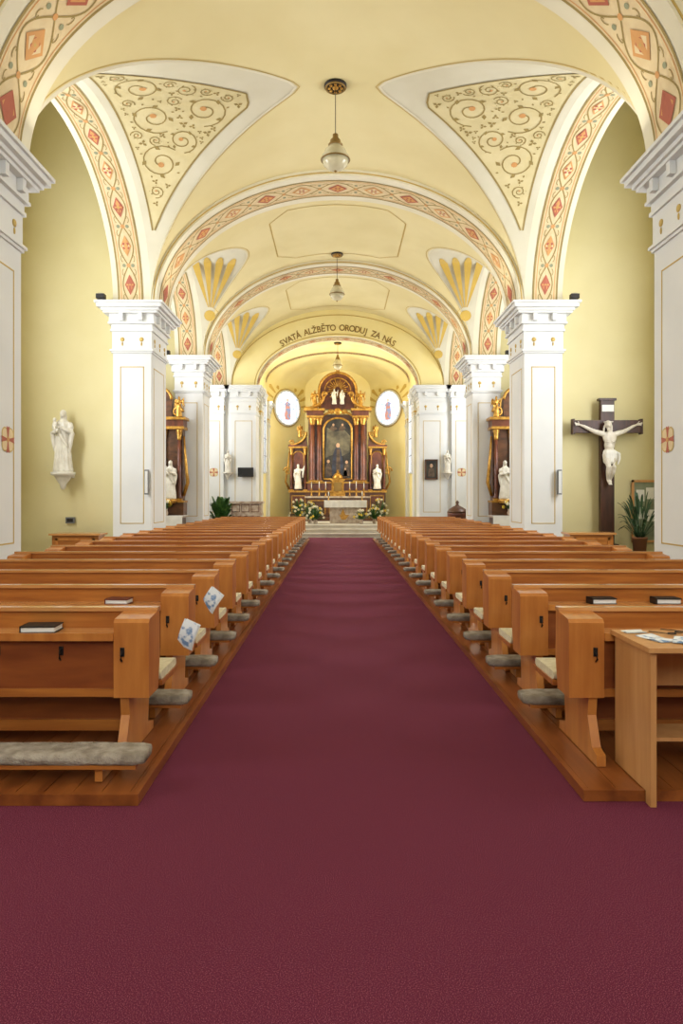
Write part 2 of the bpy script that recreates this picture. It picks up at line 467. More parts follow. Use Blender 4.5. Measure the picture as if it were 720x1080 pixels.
mb = MB(); mb.box(-5.4, 5.4, -3.3, -3.0, 0, 9.2, 'recess_wall'); mb.build('wall_back')

def capital(mb, x0, x1, y0, y1, zt=5.85, k=1.0):
    st = [(-1.10, -1.06, .03), (-1.06, -1.02, .06), (-1.02, -.62, .015), (-.62, -.57, .05), (-.57, -.46, .03), (-.46, -.42, .09), (-.42, -.24, .07), (-.24, -.19, .17), (-.19, -.13, .21), (-.13, -.05, .28), (-.05, 0, .32)]
    for a, b, p in st:
        p *= k; mb.box(x0-p, x1+p, y0-p, y1+p, zt+a, zt+b, 'pier_white')
    nx = max(2, int(round((x1-x0)/.42)))
    for i in range(nx):
        x = x0+(x1-x0)*(i+.5)/nx
        mb.box(x-.045, x+.045, y0-.15*k, y0, zt-.40, zt-.24, 'pier_white')
        mb.ell((x, y0-.02*k, zt-.80), (.05, .018, .05), 'gold_line', 10, 6)
        mb.ell((x, y0-.02*k, zt-.90), (.018, .014, .045), 'gold_line', 8, 6)
    ny = max(2, int(round((y1-y0)/.42)))
    for i in range(ny):
        y = y0+(y1-y0)*(i+.5)/ny
        for xs, sg in ((x0, -1), (x1, 1)):
            mb.box(min(xs, xs+sg*.15*k), max(xs, xs+sg*.15*k), y-.045, y+.045, zt-.40, zt-.24, 'pier_white')
            mb.ell((xs+sg*.02*k, y, zt-.80), (.018, .05, .05), 'gold_line', 10, 6)
            mb.ell((xs+sg*.02*k, y, zt-.90), (.014, .018, .045), 'gold_line', 8, 6)
def frame_y(mb, x0, x1, y, z0, z1, mt='gold_line', w=.018, d=.006):
    mb.box(x0, x1, y-d, y, z0, z0+w, mt); mb.box(x0, x1, y-d, y, z1-w, z1, mt)
    mb.box(x0, x0+w, y-d, y, z0, z1, mt); mb.box(x1-w, x1, y-d, y, z0, z1, mt)
def frame_x(mb, x, y0, y1, z0, z1, sg, mt='gold_line', w=.018, d=.006):
    a, b = (x-d, x) if sg < 0 else (x, x+d)
    mb.box(a, b, y0, y1, z0, z0+w, mt); mb.box(a, b, y0, y1, z1-w, z1, mt)
    mb.box(a, b, y0, y0+w, z0, z1, mt); mb.box(a, b, y1-w, y1, z0, z1, mt)
def emblem(mb, F, s=1):
    for q in range(4):
        an = q*pi/2+pi/4; disc(mb, (.10*s*math.cos(an), .10*s*math.sin(an)), .085*s, F, .004, 'gold_line', 14)
        disc(mb, (.10*s*math.cos(an), .10*s*math.sin(an)), .068*s, F, .006, 'paint_peach', 14)
    for q in range(4):
        an = q*pi/2; d = Vector((math.cos(an), math.sin(an))); n = Vector((-d.y, d.x))
        poly(mb, [d*.02*s-n*.012*s, d*.17*s-n*.04*s, d*.155*s, d*.17*s+n*.04*s, d*.02*s+n*.012*s], F, .009, 'paint_red')
    disc(mb, (0, 0), .035*s, F, .012, 'paint_orange', 10)
for (y0, y1) in PIERS:
    for sg in (-1, 1):
        mb = MB()
        x0, x1 = sorted((sg*A, sg*XO))
        mb.box(x0, x1, y0, y1, 0, ZS-.05, 'pier_white')
        mb.box(x0-.07, x1+.07, y0-.07, y1+.07, 0, .55, 'pier_white'); mb.box(x0-.04, x1+.04, y0-.04, y1+.04, .55, .63, 'pier_white')
        capital(mb, x0, x1, y0, y1)
        frame_y(mb, x0+.16, x1-.16, y0, .95, 4.45)
        xi = sg*A
        frame_x(mb, xi, y0+.2, y1-.2, .95, 4.45, -sg)
        if y0 < 9:
            emblem(mb, lambda u, v, off, xi=xi, sg=sg: (xi-sg*off, 8.58+u, 2.27+v), 1.0)
        mb.build('pillar')
        fl = MB(); fl.box(-.09, .09, -.07, .07, .05, .15, 'dark_metal'); fl.box(-.02, .02, -.02, .02, 0.002, .05, 'dark_metal'); fl.lathe(0, 0, [(.06, .15), (.07, .17)], 'glass_lamp', 12)
        fl.build('floodlight', (sg*(XO+.2 if y0 > 9 else A-.1), (y0-.2) if y0 > 9 else y1+.18, ZS))
# ------------------------------------------------------------------ chancel arch wall
cw = MB()
Y0, Y1 = 26.6, 27.5; CA, CB = 3.17, 1.97; n = 64
P = ellipse_pts(0, CA, ZS, CB, n)
for y, mt in ((Y0, 'apse_yellow'), (Y1, 'apse_yellow')):
    cw.add([(p[0], y, p[1]) for p in P]+[(p[0], y, 9.6) for p in P], [(i, i+1, n+2+i, n+1+i) for i in range(n)], mt)
cw.add([(p[0], y, p[1]) for y in (Y0, Y1) for p in P], [(i, i+1, n+2+i, n+1+i) for i in range(n)], 'vault_cream', True)
for sg in (-1, 1):
    xa, xb = sorted((sg*CA, sg*6.9))
    cw.box(xa, xb, Y0, Y1, 0, ZS, 'pier_white'); cw.box(xa, xb, Y0, Y1, ZS, 9.6, 'apse_yellow')
    for a, b in ((3.17, 4.12), (4.42, 5.2)):
        x0, x1 = sorted((sg*a, sg*b))
        cw.box(x0, x1, Y0-.14, Y0, .0, ZS, 'pier_white')
        capital(cw, x0, x1, Y0-.14, Y0+.02 if a > 4 else Y1-.1, k=.8)
        cw.box(x0-.05, x1+.05, Y0-.2, Y0, 0, .6, 'pier_white')
        frame_y(cw, x0+.14, x1-.14, Y0-.14, .95, 4.5)
    emblem(cw, lambda u, v, off, sg=sg: (sg*4.8+u, Y0-.14-off, 2.5+v), 1.0)
pr = Prof(P)
def F(s, w, off):
    p, nn = pr.at(s); return (p.x+nn.x*off, (Y0+Y1)/2+w, p.y+nn.y*off)
ornament_band(cw, F, pr.L, .6, .7)
for da in (.07, .95):
    cw.tube([(p[0], Y0-.005, p[1]) for p in ellipse_pts(0, CA+da, ZS, CB+da*(1 if da < .5 else .86), n)], .016, 'gold_line', 6)
def letter_mesh(ch, size):
    cu = bpy.data.curves.new('t', 'FONT'); cu.body = ch; cu.size = size; cu.align_x = 'CENTER'; cu.extrude = .004; cu.offset = .005
    o = bpy.data.objects.new('t', cu); sc.collection.objects.link(o)
    dg = bpy.context.evaluated_depsgraph_get(); ev = o.evaluated_get(dg); me = ev.to_mesh()
    r = ([tuple(v.co) for v in me.vertices], [tuple(p.vertices) for p in me.polygons])
    ev.to_mesh_clear(); bpy.data.objects.remove(o); return r
txt = "SVATÁ ALŽBĚTO ORODUJ ZA NÁS"; RR = 4.06; cz = E+2.42
WD = {' ': .8, 'J': .75, 'L': .85, 'O': 1.2, 'D': 1.15, 'U': 1.05}
tot = sum(WD.get(c_, 1) for c_ in txt); acc = 0
for i, chh in enumerate(txt):
    wd = WD.get(chh, 1); an = -.57+1.14*(acc+wd/2)/tot; acc += wd
    if chh == ' ': continue
    try:
        vs, fs = letter_mesh(chh, .33)
    except Exception: continue
    if not vs: continue
    out = []
    for x, y, z in vs:
        r = RR+y; x *= .88; a = an+x/RR
        out.append((r*math.sin(a), Y0-.008-z, cz+r*math.cos(a)))
    cw.add(out, fs, 'gold_dark')
cw.build('wall_front')

# chancel shell
ch = MB()
ZW = 6.75; CX = 3.25
for sg in (-1, 1):
    ch.quad((sg*CX, Y1, .0), (sg*CX, 31.5, 0), (sg*CX, 31.5, ZW), (sg*CX, Y1, ZW), 'apse_yellow')
    ch.quad((sg*CX, 31.5, 0), (sg*1.6, 33.4, 0), (sg*1.6, 33.4, ZW), (sg*CX, 31.5, ZW), 'apse_yellow')
    for yy in (28.0, 30.9):
        x0, x1 = sorted((sg*CX, sg*(CX-.12)))
        ch.box(x0, x1, yy, yy+.7, .45, ZS-.05, 'pier_white')
        capital(ch, x0, x1, yy, yy+.7, k=.6)
ch.quad((-1.6, 33.4, 0), (1.6, 33.4, 0), (1.6, 33.4, 8.4), (-1.6, 33.4, 8.4), 'apse_yellow')
n = 40; rows = []
secs = [(Y1, CX, 1.35), (31.5, CX, 1.35), (32.4, 2.55, 1.25), (33.4, 1.6, 1.0)]
for (y, a, b) in secs: rows.append([(p[0], y, p[1]) for p in ellipse_pts(0, a, ZW, b, n)])
for r0, r1 in zip(rows, rows[1:]):
    ch.add(r0+r1, [(i, i+1, n+2+i, n+1+i) for i in range(n)], 'apse_yellow', True)
pr = Prof([(p[0], p[2]) for p in rows[1]])
def F(s, w, off):
    p, nn = pr.at(s); return (p.x+nn.x*off, 31.0+w, p.y+nn.y*off)
ornament_band(ch, F, pr.L, .35, .6)
for sg in (-1, 1):
    u = Vector((-sg*(CX-1.6), 1.9, 0)).normalized(); nrm = Vector((-sg*1.9, -(CX-1.6), 0)).normalized()
    c0 = Vector((sg*(CX+1.6)/2, 32.45, E+4.22))
    def F(a, b, off):
        p = c0+u*a+Vector((0, 0, b))+nrm*off; return tuple(p)
    for q in range(11):
        an = pi*(q+.5)/11; d = Vector((math.cos(an), math.sin(an))); nn = Vector((-d.y, d.x))
        re = 1.6 if d.y*1.6 < 1.0 else 1.0/d.y
        if re > 1.05: poly(ch, [d*.98-nn*.03, d*re*.94-nn*.10, d*re, d*re*.94+nn*.10, d*.98+nn*.03], F, .01, 'fan_gold')
ch.build('wall_chancel')
for sg in (-1, 1):
    nrm = Vector((-sg*1.9, -(CX-1.6), 0)).normalized()
    w = MB(); R0 = .82
    w.lathe(0, 0, [(R0, 0), (R0, .02)], 'stained', 40, smooth=False)
    ring = [(math.cos(2*pi*i/40)*R0, math.sin(2*pi*i/40)*R0, .03) for i in range(41)]
    w.tube(ring, .045, 'pier_white', 8); w.tube([(p[0]*1.09, p[1]*1.09, .0) for p in ring], .025, 'gold_line', 6)
    for k in range(-3, 4):
        c_ = k*.2; hh = math.sqrt(R0**2-c_**2)
        w.tube([(c_, -hh, .024), (c_, hh, .024)], .006, 'grey_metal', 5); w.tube([(-hh, c_, .024), (hh, c_, .024)], .006, 'grey_metal', 5)
    fig = [(-.16, -.56), (.17, -.56), (.2, -.2), (.15, .12), (.2, .2), (.09, .28), (-.08, .28), (-.19, .16), (-.13, 0), (-.19, -.3)]
    w.add([(x, y, .03) for x, y in fig], [tuple(range(len(fig)))], 'glass_figure')
    w.ell((0, .37, .028), (.075, .09, .01), 'glass_face')
    o = w.build('window')
    zx = nrm; yx = Vector((0, 0, 1)); xx = yx.cross(zx)
    M = Matrix((xx, yx, zx)).transposed()
    o.rotation_mode = 'QUATERNION'; o.rotation_quaternion = M.to_quaternion()
    o.location = Vector((sg*(CX+1.6)/2, 32.45, E+4.22))+nrm*.03

def tall_window(x, y, z0, z1, w, sg):
    mb = MB(); hw = w/2
    arc = [(-hw, z0), (hw, z0)]+[(hw*math.cos(pi*i/16), z1+hw*math.sin(pi*i/16)) for i in range(17)]
    mb.prism([(p[0], p[1]) for p in arc], 'x', -.02, .0, 'window_pane')
    mb.tube([(-sg*.02, p[0], p[1]) for p in arc+[arc[0]]], .06, 'pier_white', 8)
    for k in range(1, 3): mb.tube([(-sg*.03, -hw+w*k/3, z0), (-sg*.03, -hw+w*k/3, z1+hw*.8)], .02, 'grey_metal', 6)
    nz = int((z1-z0)/.7)
    for k in range(1, nz+1): mb.tube([(-sg*.03, -hw, z0+(z1-z0)*k/nz), (-sg*.03, hw, z0+(z1-z0)*k/nz)], .015, 'grey_metal', 6)
    mb.build('window', (x-sg*.03, y, 0))
def area(loc, d, sx, sy, power, c=(1, 1, 1), name='daylight'):
    l = bpy.data.lights.new(name, 'AREA'); l.shape = 'RECTANGLE'; l.size = sx; l.size_y = sy; l.energy = power; l.color = c
    o = bpy.data.objects.new(name, l); sc.collection.objects.link(o); o.location = loc
    o.rotation_mode = 'QUATERNION'; o.rotation_quaternion = Vector(d).to_track_quat('-Z', 'Y')
    return o
DAY = (.95, .975, 1.0)
for sg in (-1, 1):
    tall_window(sg*7.3, 12.0, 2.6, 6.8, 2.2, sg)
    area((sg*7.15, 12.0, 5.2), (-sg, 0, 0), 2.2, 5.0, 355, DAY)
    for yc in (18.75, 24.3):
        tall_window(sg*6.6, yc, 2.8, 6.2, 1.4, sg)
        area((sg*6.45, yc, 5.0), (-sg, 0, 0), 1.4, 4.2, 195, DAY)
    tall_window(sg*5.0, 3.0, 2.2, 4.6, 1.6, sg)
    area((sg*4.85, 3.4, 3.8), (-sg, .25, 0), 1.6, 3.0, 46, DAY)
    tall_window(sg*CX, 29.8, 2.6, 5.6, 1.3, sg)
    area((sg*(CX-.15), 29.8, 4.4), (-sg, 0, 0), 1.3, 3.6, 165, (1, .97, .88))
area((0, -2.8, 5.2), (0, 1, .05), 5.5, 4.0, 225, (.96, .98, 1.0), 'rear_fill_light')  # added frontal fill on the pew backs; no known source behind the camera
rw = MB(); rw.box(-2.75, 2.75, -2.97, -2.94, 3.2, 7.2, 'window_pane')  # invented rear window: unseen glowing pane put in with the fill
for k in range(7): rw.box(-2.75+k*.9167-.03, -2.75+k*.9167+.03, -2.94, -2.9, 3.2, 7.2, 'pier_white')
rw.build('window')
WARM = (1.0, .93, .76)
for (y0, y1) in PIERS:
    for sg in (-1, 1):
        area((sg*3.5, (y0+y1)/2-.3 if y0 > 9 else y1-.2, ZS+.15), (-sg*.7, .25, 1), .5, .3, 12, WARM, 'vault_flood')
area((2.3, 27.9, 6.0), (-.4, .6, 1), .5, .3, 24, WARM, 'apse_fill'); area((-2.3, 27.9, 6.0), (.4, .6, 1), .5, .3, 24, WARM, 'apse_fill')  # added fill lights to brighten the apse, no lamps stand here

# ------------------------------------------------------------------ floor, carpet, platforms, steps
mb = MB(); mb.box(-7.6, 7.6, -3.3, 34, -.12, -.02, 'stone_floor'); mb.build('floor')
mb = MB()
mb.box(-4.95, 4.95, -2.95, 3.6, -.018, 0, 'carpet'); mb.box(-1.1, 1.35, 3.6, 25.95, -.018, 0, 'carpet'); mb.build('carpet_runner')
XL, XR = -1.0, 1.25
def platform(x0, x1, y0, y1):
    mb = MB(); s = 1 if x1 > 0 else -1
    xs = sorted((x0, x1)); w = .145; x = xs[0]
    if s > 0: x += .034
    xe = xs[1]-(.034 if s < 0 else 0)
    while x < xe-.01:
        xx = min(x+w, xe); mb.box(x+.002, xx-.002, y0+.034, y1, .002, .055, 'wood_platform'); x = xx
    mb.box(xs[0], xs[1], y0, y0+.032, .002, .058, 'wood_platform')
    xi = x0
    mb.box(min(xi, xi+s*.032), max(xi, xi+s*.032), y0+.033, y1, .002, .058, 'wood_platform')
    return mb.build('pew_platform')
platform(XL, -3.95, 3.42, 24.4)
platform(XR, 3.95, 3.47, 24.4)
st = MB()
for k, y in enumerate((26.0, 26.33, 26.66)):
    xw = 3.05; st.box(-xw, xw, y, 33.2 if k == 2 else 27.2, .15*k-(.02 if k == 0 else 0), .15*(k+1), 'stone_step')
    st.box(-xw, xw, y-.03, y, .15*(k+1)-.04, .15*(k+1), 'stone_step')
st.build('chancel_steps')

# ------------------------------------------------------------------ pews
def pew_mesh(Lp, sg, kneel=True, name='church_pew'):
    mb = MB(); z0 = 0.06
    X = lambda x: sg*x
    def bx(x0, x1, *r):
        a, b = sorted((X(x0), X(x1))); mb.box(a, b, *r)
    def pz(polyg, x0, x1, mt):
        a, b = sorted((X(x0), X(x1))); mb.prism(polyg, 'x', a, b, mt)
    CW = .20
    bx(CW, Lp-CW, 0, .205, .745, .768, 'wood_top')
    bx(CW, Lp-CW, -.014, .0, .735, .778, 'wood_stile')
    pz([(.19, .42), (.215, .42), (.225, .87), (.205, .87)], .03, Lp-.03, 'wood_pew')
    bx(0, Lp, .185, .25, .87, .893, 'wood_top')
    bx(CW, Lp-CW, .035, .05, .42, .745, 'wood_panel')
    bx(CW, Lp-CW, .02, .06, .41, .455, 'wood_pew')
    for x0 in (0, Lp-CW):
        pz([(.0, .41), (.0, .835), (.02, .855), (.19, .872), (.23, .872), (.24, .6), (.20, .41)], x0, x0+CW, 'wood_stile')
    k = 1
    while k*1.3 < Lp-.4:
        bx(k*1.3, k*1.3+.07, .022, .06, .41, .745, 'wood_pew'); k += 1
    pz([(.27, .47), (.29, .47), (.27, .84), (.25, .84)], .05, Lp-.05, 'wood_pew')
    bx(.14, Lp-.14, .24, .26, .21, .42, 'wood_panel'); bx(.14, Lp-.14, .22, .28, .15, .215, 'wood_pew')
    for x0 in (.12, Lp-.17):
        pz([(.02, .42), (.24, .42), (.30, .41), (.66, .41), (.64, .37), (.44, .3), (.42, .14), (.54, z0+.05), (.54, z0), (-.10, z0), (-.10, z0+.06), (-.03, .14), (.04, .3)], x0, x0+.05, 'wood_stile')
    m_ = Lp/2; pz([(.06, .42), (.30, .41), (.66, .41), (.64, .37), (.4, .3), (.5, z0), (.0, z0), (.06, .3)], m_, m_+.05, 'wood_stile')
    bx(.0, Lp, .30, .70, .40, .43, 'wood_pew')
    def rcush(x0, x1, y0, y1, za, zb_, mt, r, nn=5):
        P_ = []
        for (cx, cy, a0) in ((y1-r, zb_-r, 0), (y0+r, zb_-r, pi/2), (y0+r, za+r, pi), (y1-r, za+r, 1.5*pi)):
            for i in range(nn): P_.append((cx+r*math.cos(a0+pi/2*i/(nn-1)), cy+r*math.sin(a0+pi/2*i/(nn-1))))
        a, b = sorted((X(x0), X(x1)))
        if mt == 'fur_grey':
            ns = int((b-a)/.05)+1; vs = []; fs = []; m_ = len(P_)
            for s_ in range(ns+1):
                x = a+(b-a)*s_/ns; e = .8 if s_ in (0, ns) else 1
                for (py, pz_) in P_:
                    yc = (y0+y1)/2; zc = (za+zb_)/2; j = 1+random.uniform(-.05, .05)
                    vs.append((x, yc+(py-yc)*e*j, zc+(pz_-zc)*e*j))
            for s_ in range(ns):
                for i in range(m_): fs.append((s_*m_+i, s_*m_+(i+1) % m_, (s_+1)*m_+(i+1) % m_, (s_+1)*m_+i))
            fs.append(tuple(range(m_))); fs.append(tuple(ns*m_+i for i in range(m_)))
            mb.add(vs, fs, mt, True)
        else: mb.prism(P_, 'x', a, b, mt, True)
    rcush(.01, Lp-.01, .305, .695, .43, .48, 'cushion_cream', .022)
    if kneel:
        bx(-.02, Lp, -.33, -.14, .135, .155, 'wood_pew')
        rcush(-.06, Lp, -.34, -.13, .15, .215, 'fur_grey', .03)
        for x0 in [.16, Lp-.22, Lp/2]:
            pz([(-.30, z0), (-.30, .135), (-.17, .135), (-.115, z0+.04), (-.11, z0)], x0, x0+.04, 'wood_stile')
    x = .15
    while x < Lp-.2:
        yy = -.0 if x < CW else .035
        mb.tube([(X(x), yy, .68), (X(x), yy-.025, .66), (X(x), yy-.03, .635), (X(x)+.0, yy-.012, .62)], .006, 'dark_metal', 6)
        bx(x-.012, x+.012, yy-.006, yy, .645, .695, 'dark_metal')
        x += .36
    return mb.mesh(name)
PITCH = 1.03; D0 = 3.87
cache = {}
ROWS = 19
for k in range(ROWS):
    y = D0+PITCH*k
    for sg in (-1, 1):
        xi = -1.07 if sg < 0 else 1.31
        Lp = 2.8 if sg < 0 else 2.58
        key = (Lp, sg, not (sg > 0 and k == 0))
        if key not in cache: cache[key] = pew_mesh(*key)
        o = bpy.data.objects.new('church_pew', cache[key]); sc.collection.objects.link(o); o.location = (xi, y, 0)

def book(x, y, row, w, d, h, mt, name, rot=0):
    yy = D0+PITCH*row+y
    mb = MB()
    mb.box(-w/2, w/2, -d/2, d/2, 0, h*.18, mt); mb.box(-w/2+.004, w/2-.006, -d/2+.006, d/2-.006, h*.18, h*.82, 'paper_plain'); mb.box(-w/2, w/2, -d/2, d/2, h*.82, h, mt)
    mb.box(-w/2, -w/2+.006, -d/2, d/2, 0, h, mt)
    mb.build(name, (x, yy, .7695), (0, 0, rot))
book(-1.72, .10, 0, .20, .14, .04, 'book_black', 'hymn_book', .05)
book(-1.60, .10, 1, .17, .12, .04, 'book_red', 'hymn_book', -.1)
book(1.93, .10, 1, .18, .12, .045, 'book_black', 'hymn_book', .04)
book(2.40, .10, 1, .18, .12, .045, 'book_black', 'hymn_book', -.03)
def leaflet(x, y, z, w, h, rx, ry, rz):
    mb = MB(); n = 8
    for s_ in (0, 1):
        vs = []
        for i in range(n+1):
            t = i/n
            for q in (0, 1): vs.append(((q-.5)*w+s_*.01, -.03*math.sin(t*2.4)+s_*.01*(1-t), -h*t))
        mb.add(vs, [(2*i, 2*i+1, 2*i+3, 2*i+2) for i in range(n)], 'paper' if s_ == 0 else 'paper_plain', True)
    o = mb.build('leaflet', (x, y, z)); o.rotation_euler = (rx, ry, rz)
leaflet(-1.04, D0+PITCH-.03, .66, .12, .20, .15, .35, -.3)
leaflet(-1.04, D0+2*PITCH-.03, .74, .13, .20, .15, .6, -.3)

# ------------------------------------------------------------------ desk at right front
mb = MB(); dx = 1.56; z1 = .80
for xx in (dx, dx+1.25):
    mb.prism([(3.405, 0.001), (3.46, 0.001), (3.46, .062), (3.84, .062), (3.84, z1-.026), (3.405, z1-.026)], 'x', xx, xx+.03, 'wood_desk')
mb.box(dx-.02, dx+1.3, 3.38, 3.86, z1-.025, z1, 'wood_desk')
mb.box(dx+.03, dx+1.25, 3.80, 3.82, .50, z1-.025, 'wood_desk')
mb.box(dx+.03, dx+1.25, 3.60, 3.82, .26, .28, 'wood_desk')
mb.build('side_desk')
def sheet(x, y, z, w, d, rot, mt, name='leaflet'):
    m_ = MB(); n = 5
    vs = []
    for i in range(n+1):
        for q in (0, 1): vs.append(((q-.5)*w, (i/n-.5)*d, .003+.004*math.sin(i*1.3+q)))
    m_.add(vs, [(2*i, 2*i+1, 2*i+3, 2*i+2) for i in range(n)], mt, True)
    m_.add([(v[0], v[1], 0.0) for v in vs], [(2*i, 2*i+1, 2*i+3, 2*i+2) for i in range(n)], 'paper_plain', True)
    m_.build(name, (x, y, z), (0, 0, rot))
sheet(1.68, 3.60, z1+.002, .11, .19, .3, 'paper'); sheet(1.80, 3.54, z1+.004, .11, .18, -.5, 'paper'); sheet(1.64, 3.78, z1+.002, .12, .07, .1, 'paper_plain')
g = MB()
for cx in (-.035, .035):
    g.tube([(cx+.026*math.cos(2*pi*i/16), .0+.019*math.sin(2*pi*i/16), .01) for i in range(17)], .003, 'dark_metal', 5)
g.tube([(-.01, 0, .01), (.01, 0, .01)], .003, 'dark_metal', 5)
for s_ in (-1, 1): g.tube([(s_*.06, 0, .01), (s_*.062, .06, .008), (s_*.058, .12, .004)], .0025, 'dark_metal', 5)
g.build('eyeglasses', (1.84, 3.72, z1), (0, 0, .6))

# ------------------------------------------------------------------ figures
def fingers(mb, base, d, side, s, mt):
    base = Vector(base); d = Vector(d).normalized(); side = Vector(side).normalized()
    for i, l in enumerate((.07, .08, .075, .058)):
        b = base+side*(i-1.5)*.02*s
        e = b+d*l*s
        mb.tube([b, b+d*l*.5*s+Vector((0, -.006*s, 0)), e+Vector((0, -.02*s, 0))], [.010*s, .009*s, .007*s], mt, 6)
    b = base-side*.035*s-d*.03*s; mb.tube([b, b-side*.025*s+d*.03*s, b-side*.03*s+d*.055*s], [.012*s, .01*s, .008*s], mt, 6)
def robed(H, child=False, book=False, raise_arm=False, wings=False):
    s = H/1.72; m_ = MB(); mt = 'statue_white'
    prof = [(.25, 0), (.27, .04), (.245, .25), (.215, .55), (.19, .85), (.165, 1.02), (.18, 1.15), (.205, 1.30), (.19, 1.38), (.12, 1.44), (.06, 1.48)]
    m_.lathe(0, 0, [(r*s, z*s) for r, z in prof], mt, 36, .72, fold=.07, nf=7)
    m_.tube([(0, 0, 1.42*s), (0, -.01*s, 1.56*s)], .052*s, mt, 10)
    m_.ell((0, -.02*s, 1.61*s), (.078*s, .092*s, .112*s), mt)
    m_.ell((0, .02*s, 1.63*s), (.092*s, .09*s, .11*s), mt)
    m_.ell((0, .04*s, 1.52*s), (.10*s, .06*s, .13*s), mt)
    m_.ell((0, -.115*s, 1.60*s), (.014*s, .02*s, .028*s), mt, 8, 6)
    m_.ell((0, -.098*s, 1.545*s), (.03*s, .02*s, .015*s), mt, 8, 6)
    for sx in (-1, 1):
        sh = Vector((sx*.19, 0, 1.36))*s
        if raise_arm and sx > 0: el = Vector((.36, -.06, 1.28))*s; ha = Vector((.42, -.14, 1.56))*s
        else: el = Vector((sx*.27, -.04, 1.08))*s; ha = Vector((sx*.08, -.25, 1.16+.03*sx))*s
        m_.tube([sh, (sh+el)/2, el, (el+ha)/2, ha], [.075*s, .075*s, .075*s, .06*s, .04*s], mt, 10)
        d = (ha-el).normalized(); m_.ell(ha+d*.03*s, (.035*s, .035*s, .035*s), mt)
        fingers(m_, ha+d*.05*s, d, Vector((0, .3, 1)), s*1.1, mt)
        m_.tube([el, el+Vector((-sx*.03, -.02, -.25))*s, el+Vector((-sx*.06, 0, -.5))*s], [.07*s, .06*s, .03*s], mt, 8)
    for q in range(7):
        a = -2.6+q*.36*1.3
        x = .2*math.cos(a)*s; y = .15*math.sin(a)*s
        m_.tube([(x*.8, y*.9, .95*s), (x*1.05, y*1.08, .5*s), (x*1.22, y*1.25, .05*s)], [.012*s, .022*s, .028*s], mt, 6)
    m_.tube([(-.15*s, -.11*s, 1.3*s), (.0, -.17*s, 1.0*s), (.17*s, -.13*s, .7*s)], [.03*s, .045*s, .03*s], mt, 8)
    if child:
        c = Vector((-.14, -.22, 1.28))*s
        m_.ell(c, (.07*s, .07*s, .11*s), mt); m_.ell(c+Vector((0, -.01, .155))*s, (.05*s, .055*s, .06*s), mt)
        m_.tube([c, c+Vector((.04, -.08, -.1))*s, c+Vector((.03, -.09, -.22))*s], [.04*s, .035*s, .02*s], mt, 8)
        m_.tube([c+Vector((.05, 0, .06))*s, c+Vector((.12, -.06, .06))*s], [.025*s, .018*s], mt, 8)
    if book: m_.box(-.09*s, .07*s, -.32*s, -.27*s, 1.1*s, 1.3*s, mt)
    if wings:
        for sx in (-1, 1):
            for q in range(5):
                m_.tube([(sx*.08*s, .1*s, 1.3*s), (sx*(.3+.03*q)*s, .14*s, (1.55-.14*q)*s), (sx*(.42-.02*q)*s, .14*s, (1.3-.2*q)*s)], [.04*s, .05*s, .02*s], mt, 6)
    return m_
def bracket(mb, x, y, ztop, s=1.0, mt='statue_white'):
    mb.lathe(x, y, [(.02*s, -.34*s), (.05*s, -.30*s), (.06*s, -.24*s), (.13*s, -.14*s), (.16*s, -.08*s), (.22*s, -.06*s), (.23*s, 0)], mt, 20, cz=ztop)
mb = MB()
remesh_into(mb, robed(1.38, child=True), 'statue_white', .012)
bracket(mb, 0, 0, 0, 1.15)
mb.box(-.16, .16, .1, .27, -.12, 0, 'statue_white')
mb.build('saint_statue', (-6.12, 15.22, 2.10))
for sg in (-1, 1):
    mb = MB(); remesh_into(mb, robed(.85, child=(sg > 0)), 'statue_white', .012)
    bracket(mb, 0, 0, 0, .85); mb.box(-.1, .1, .08, .22, -.1, 0, 'statue_white')
    mb.build('saint_statue', (sg*4.24, 26.37, 2.50))

# crucifix
cx_, cy_ = 6.02, 15.28
root = bpy.data.objects.new('crucifix', None); sc.collection.objects.link(root); root.location = (cx_, cy_, 0)
mb = MB()
mb.box(-.15, .15, -.05, .07, .45, 3.72, 'cross_wood'); mb.box(-.76, .76, -.055, .065, 2.98, 3.26, 'cross_wood')
mb.box(-.19, .19, -.07, .09, 3.70, 3.75, 'cross_wood')
for sx in (-1, 1): mb.box(sx*.76-.02, sx*.76+.02, -.07, .08, 2.95, 3.29, 'cross_wood')
mb.prism([(-.4, -.02), (.4, -.02), (.36, .3), (.22, .34), (.2, .5), (-.2, .5), (-.22, .34), (-.36, .3)], 'y', -.18, .16, 'cross_wood')
mb.box(-.13, .13, -.075, -.05, 3.45, 3.6, 'paper_plain')
mb.build('cross', parent=root)
c = MB(); mt = 'christ_white'
for sx in (-1, 1):
    c.tube([(sx*.10, -.15, 2.93), (sx*.20, -.15, 2.96), (sx*.32, -.13, 3.0), (sx*.42, -.11, 3.05), (sx*.55, -.09, 3.12), (sx*.63, -.08, 3.15)], [.06, .062, .05, .04, .035, .022], mt, 10)
    c.ell((sx*.67, -.08, 3.165), (.045, .02, .035), mt)
    for i, l in enumerate((.06, .068, .062, .048)):
        a = .3-.22*i; b = Vector((sx*.70, -.08, 3.185-.017*i))
        c.tube([b, b+Vector((sx*l*.5, -.012, l*.3*math.cos(a*2))), b+Vector((sx*l*.8, -.035, l*.45-.01*i))], [.010, .009, .007], mt, 6)
    c.tube([(sx*.66, -.09, 3.19), (sx*.67, -.11, 3.22), (sx*.69, -.12, 3.235)], [.012, .010, .008], mt, 6)
c.ell((0, -.16, 2.86), (.155, .09, .15), mt); c.ell((0, -.15, 2.70), (.12, .075, .14), mt); c.ell((0, -.14, 2.55), (.13, .085, .10), mt)
for q in range(4):
    for sx in (-1, 1): c.tube([(sx*.02, -.235, 2.85-.035*q), (sx*.08, -.235, 2.83-.035*q), (sx*.12, -.2, 2.83-.035*q)], [.008, .011, .007], mt, 6)
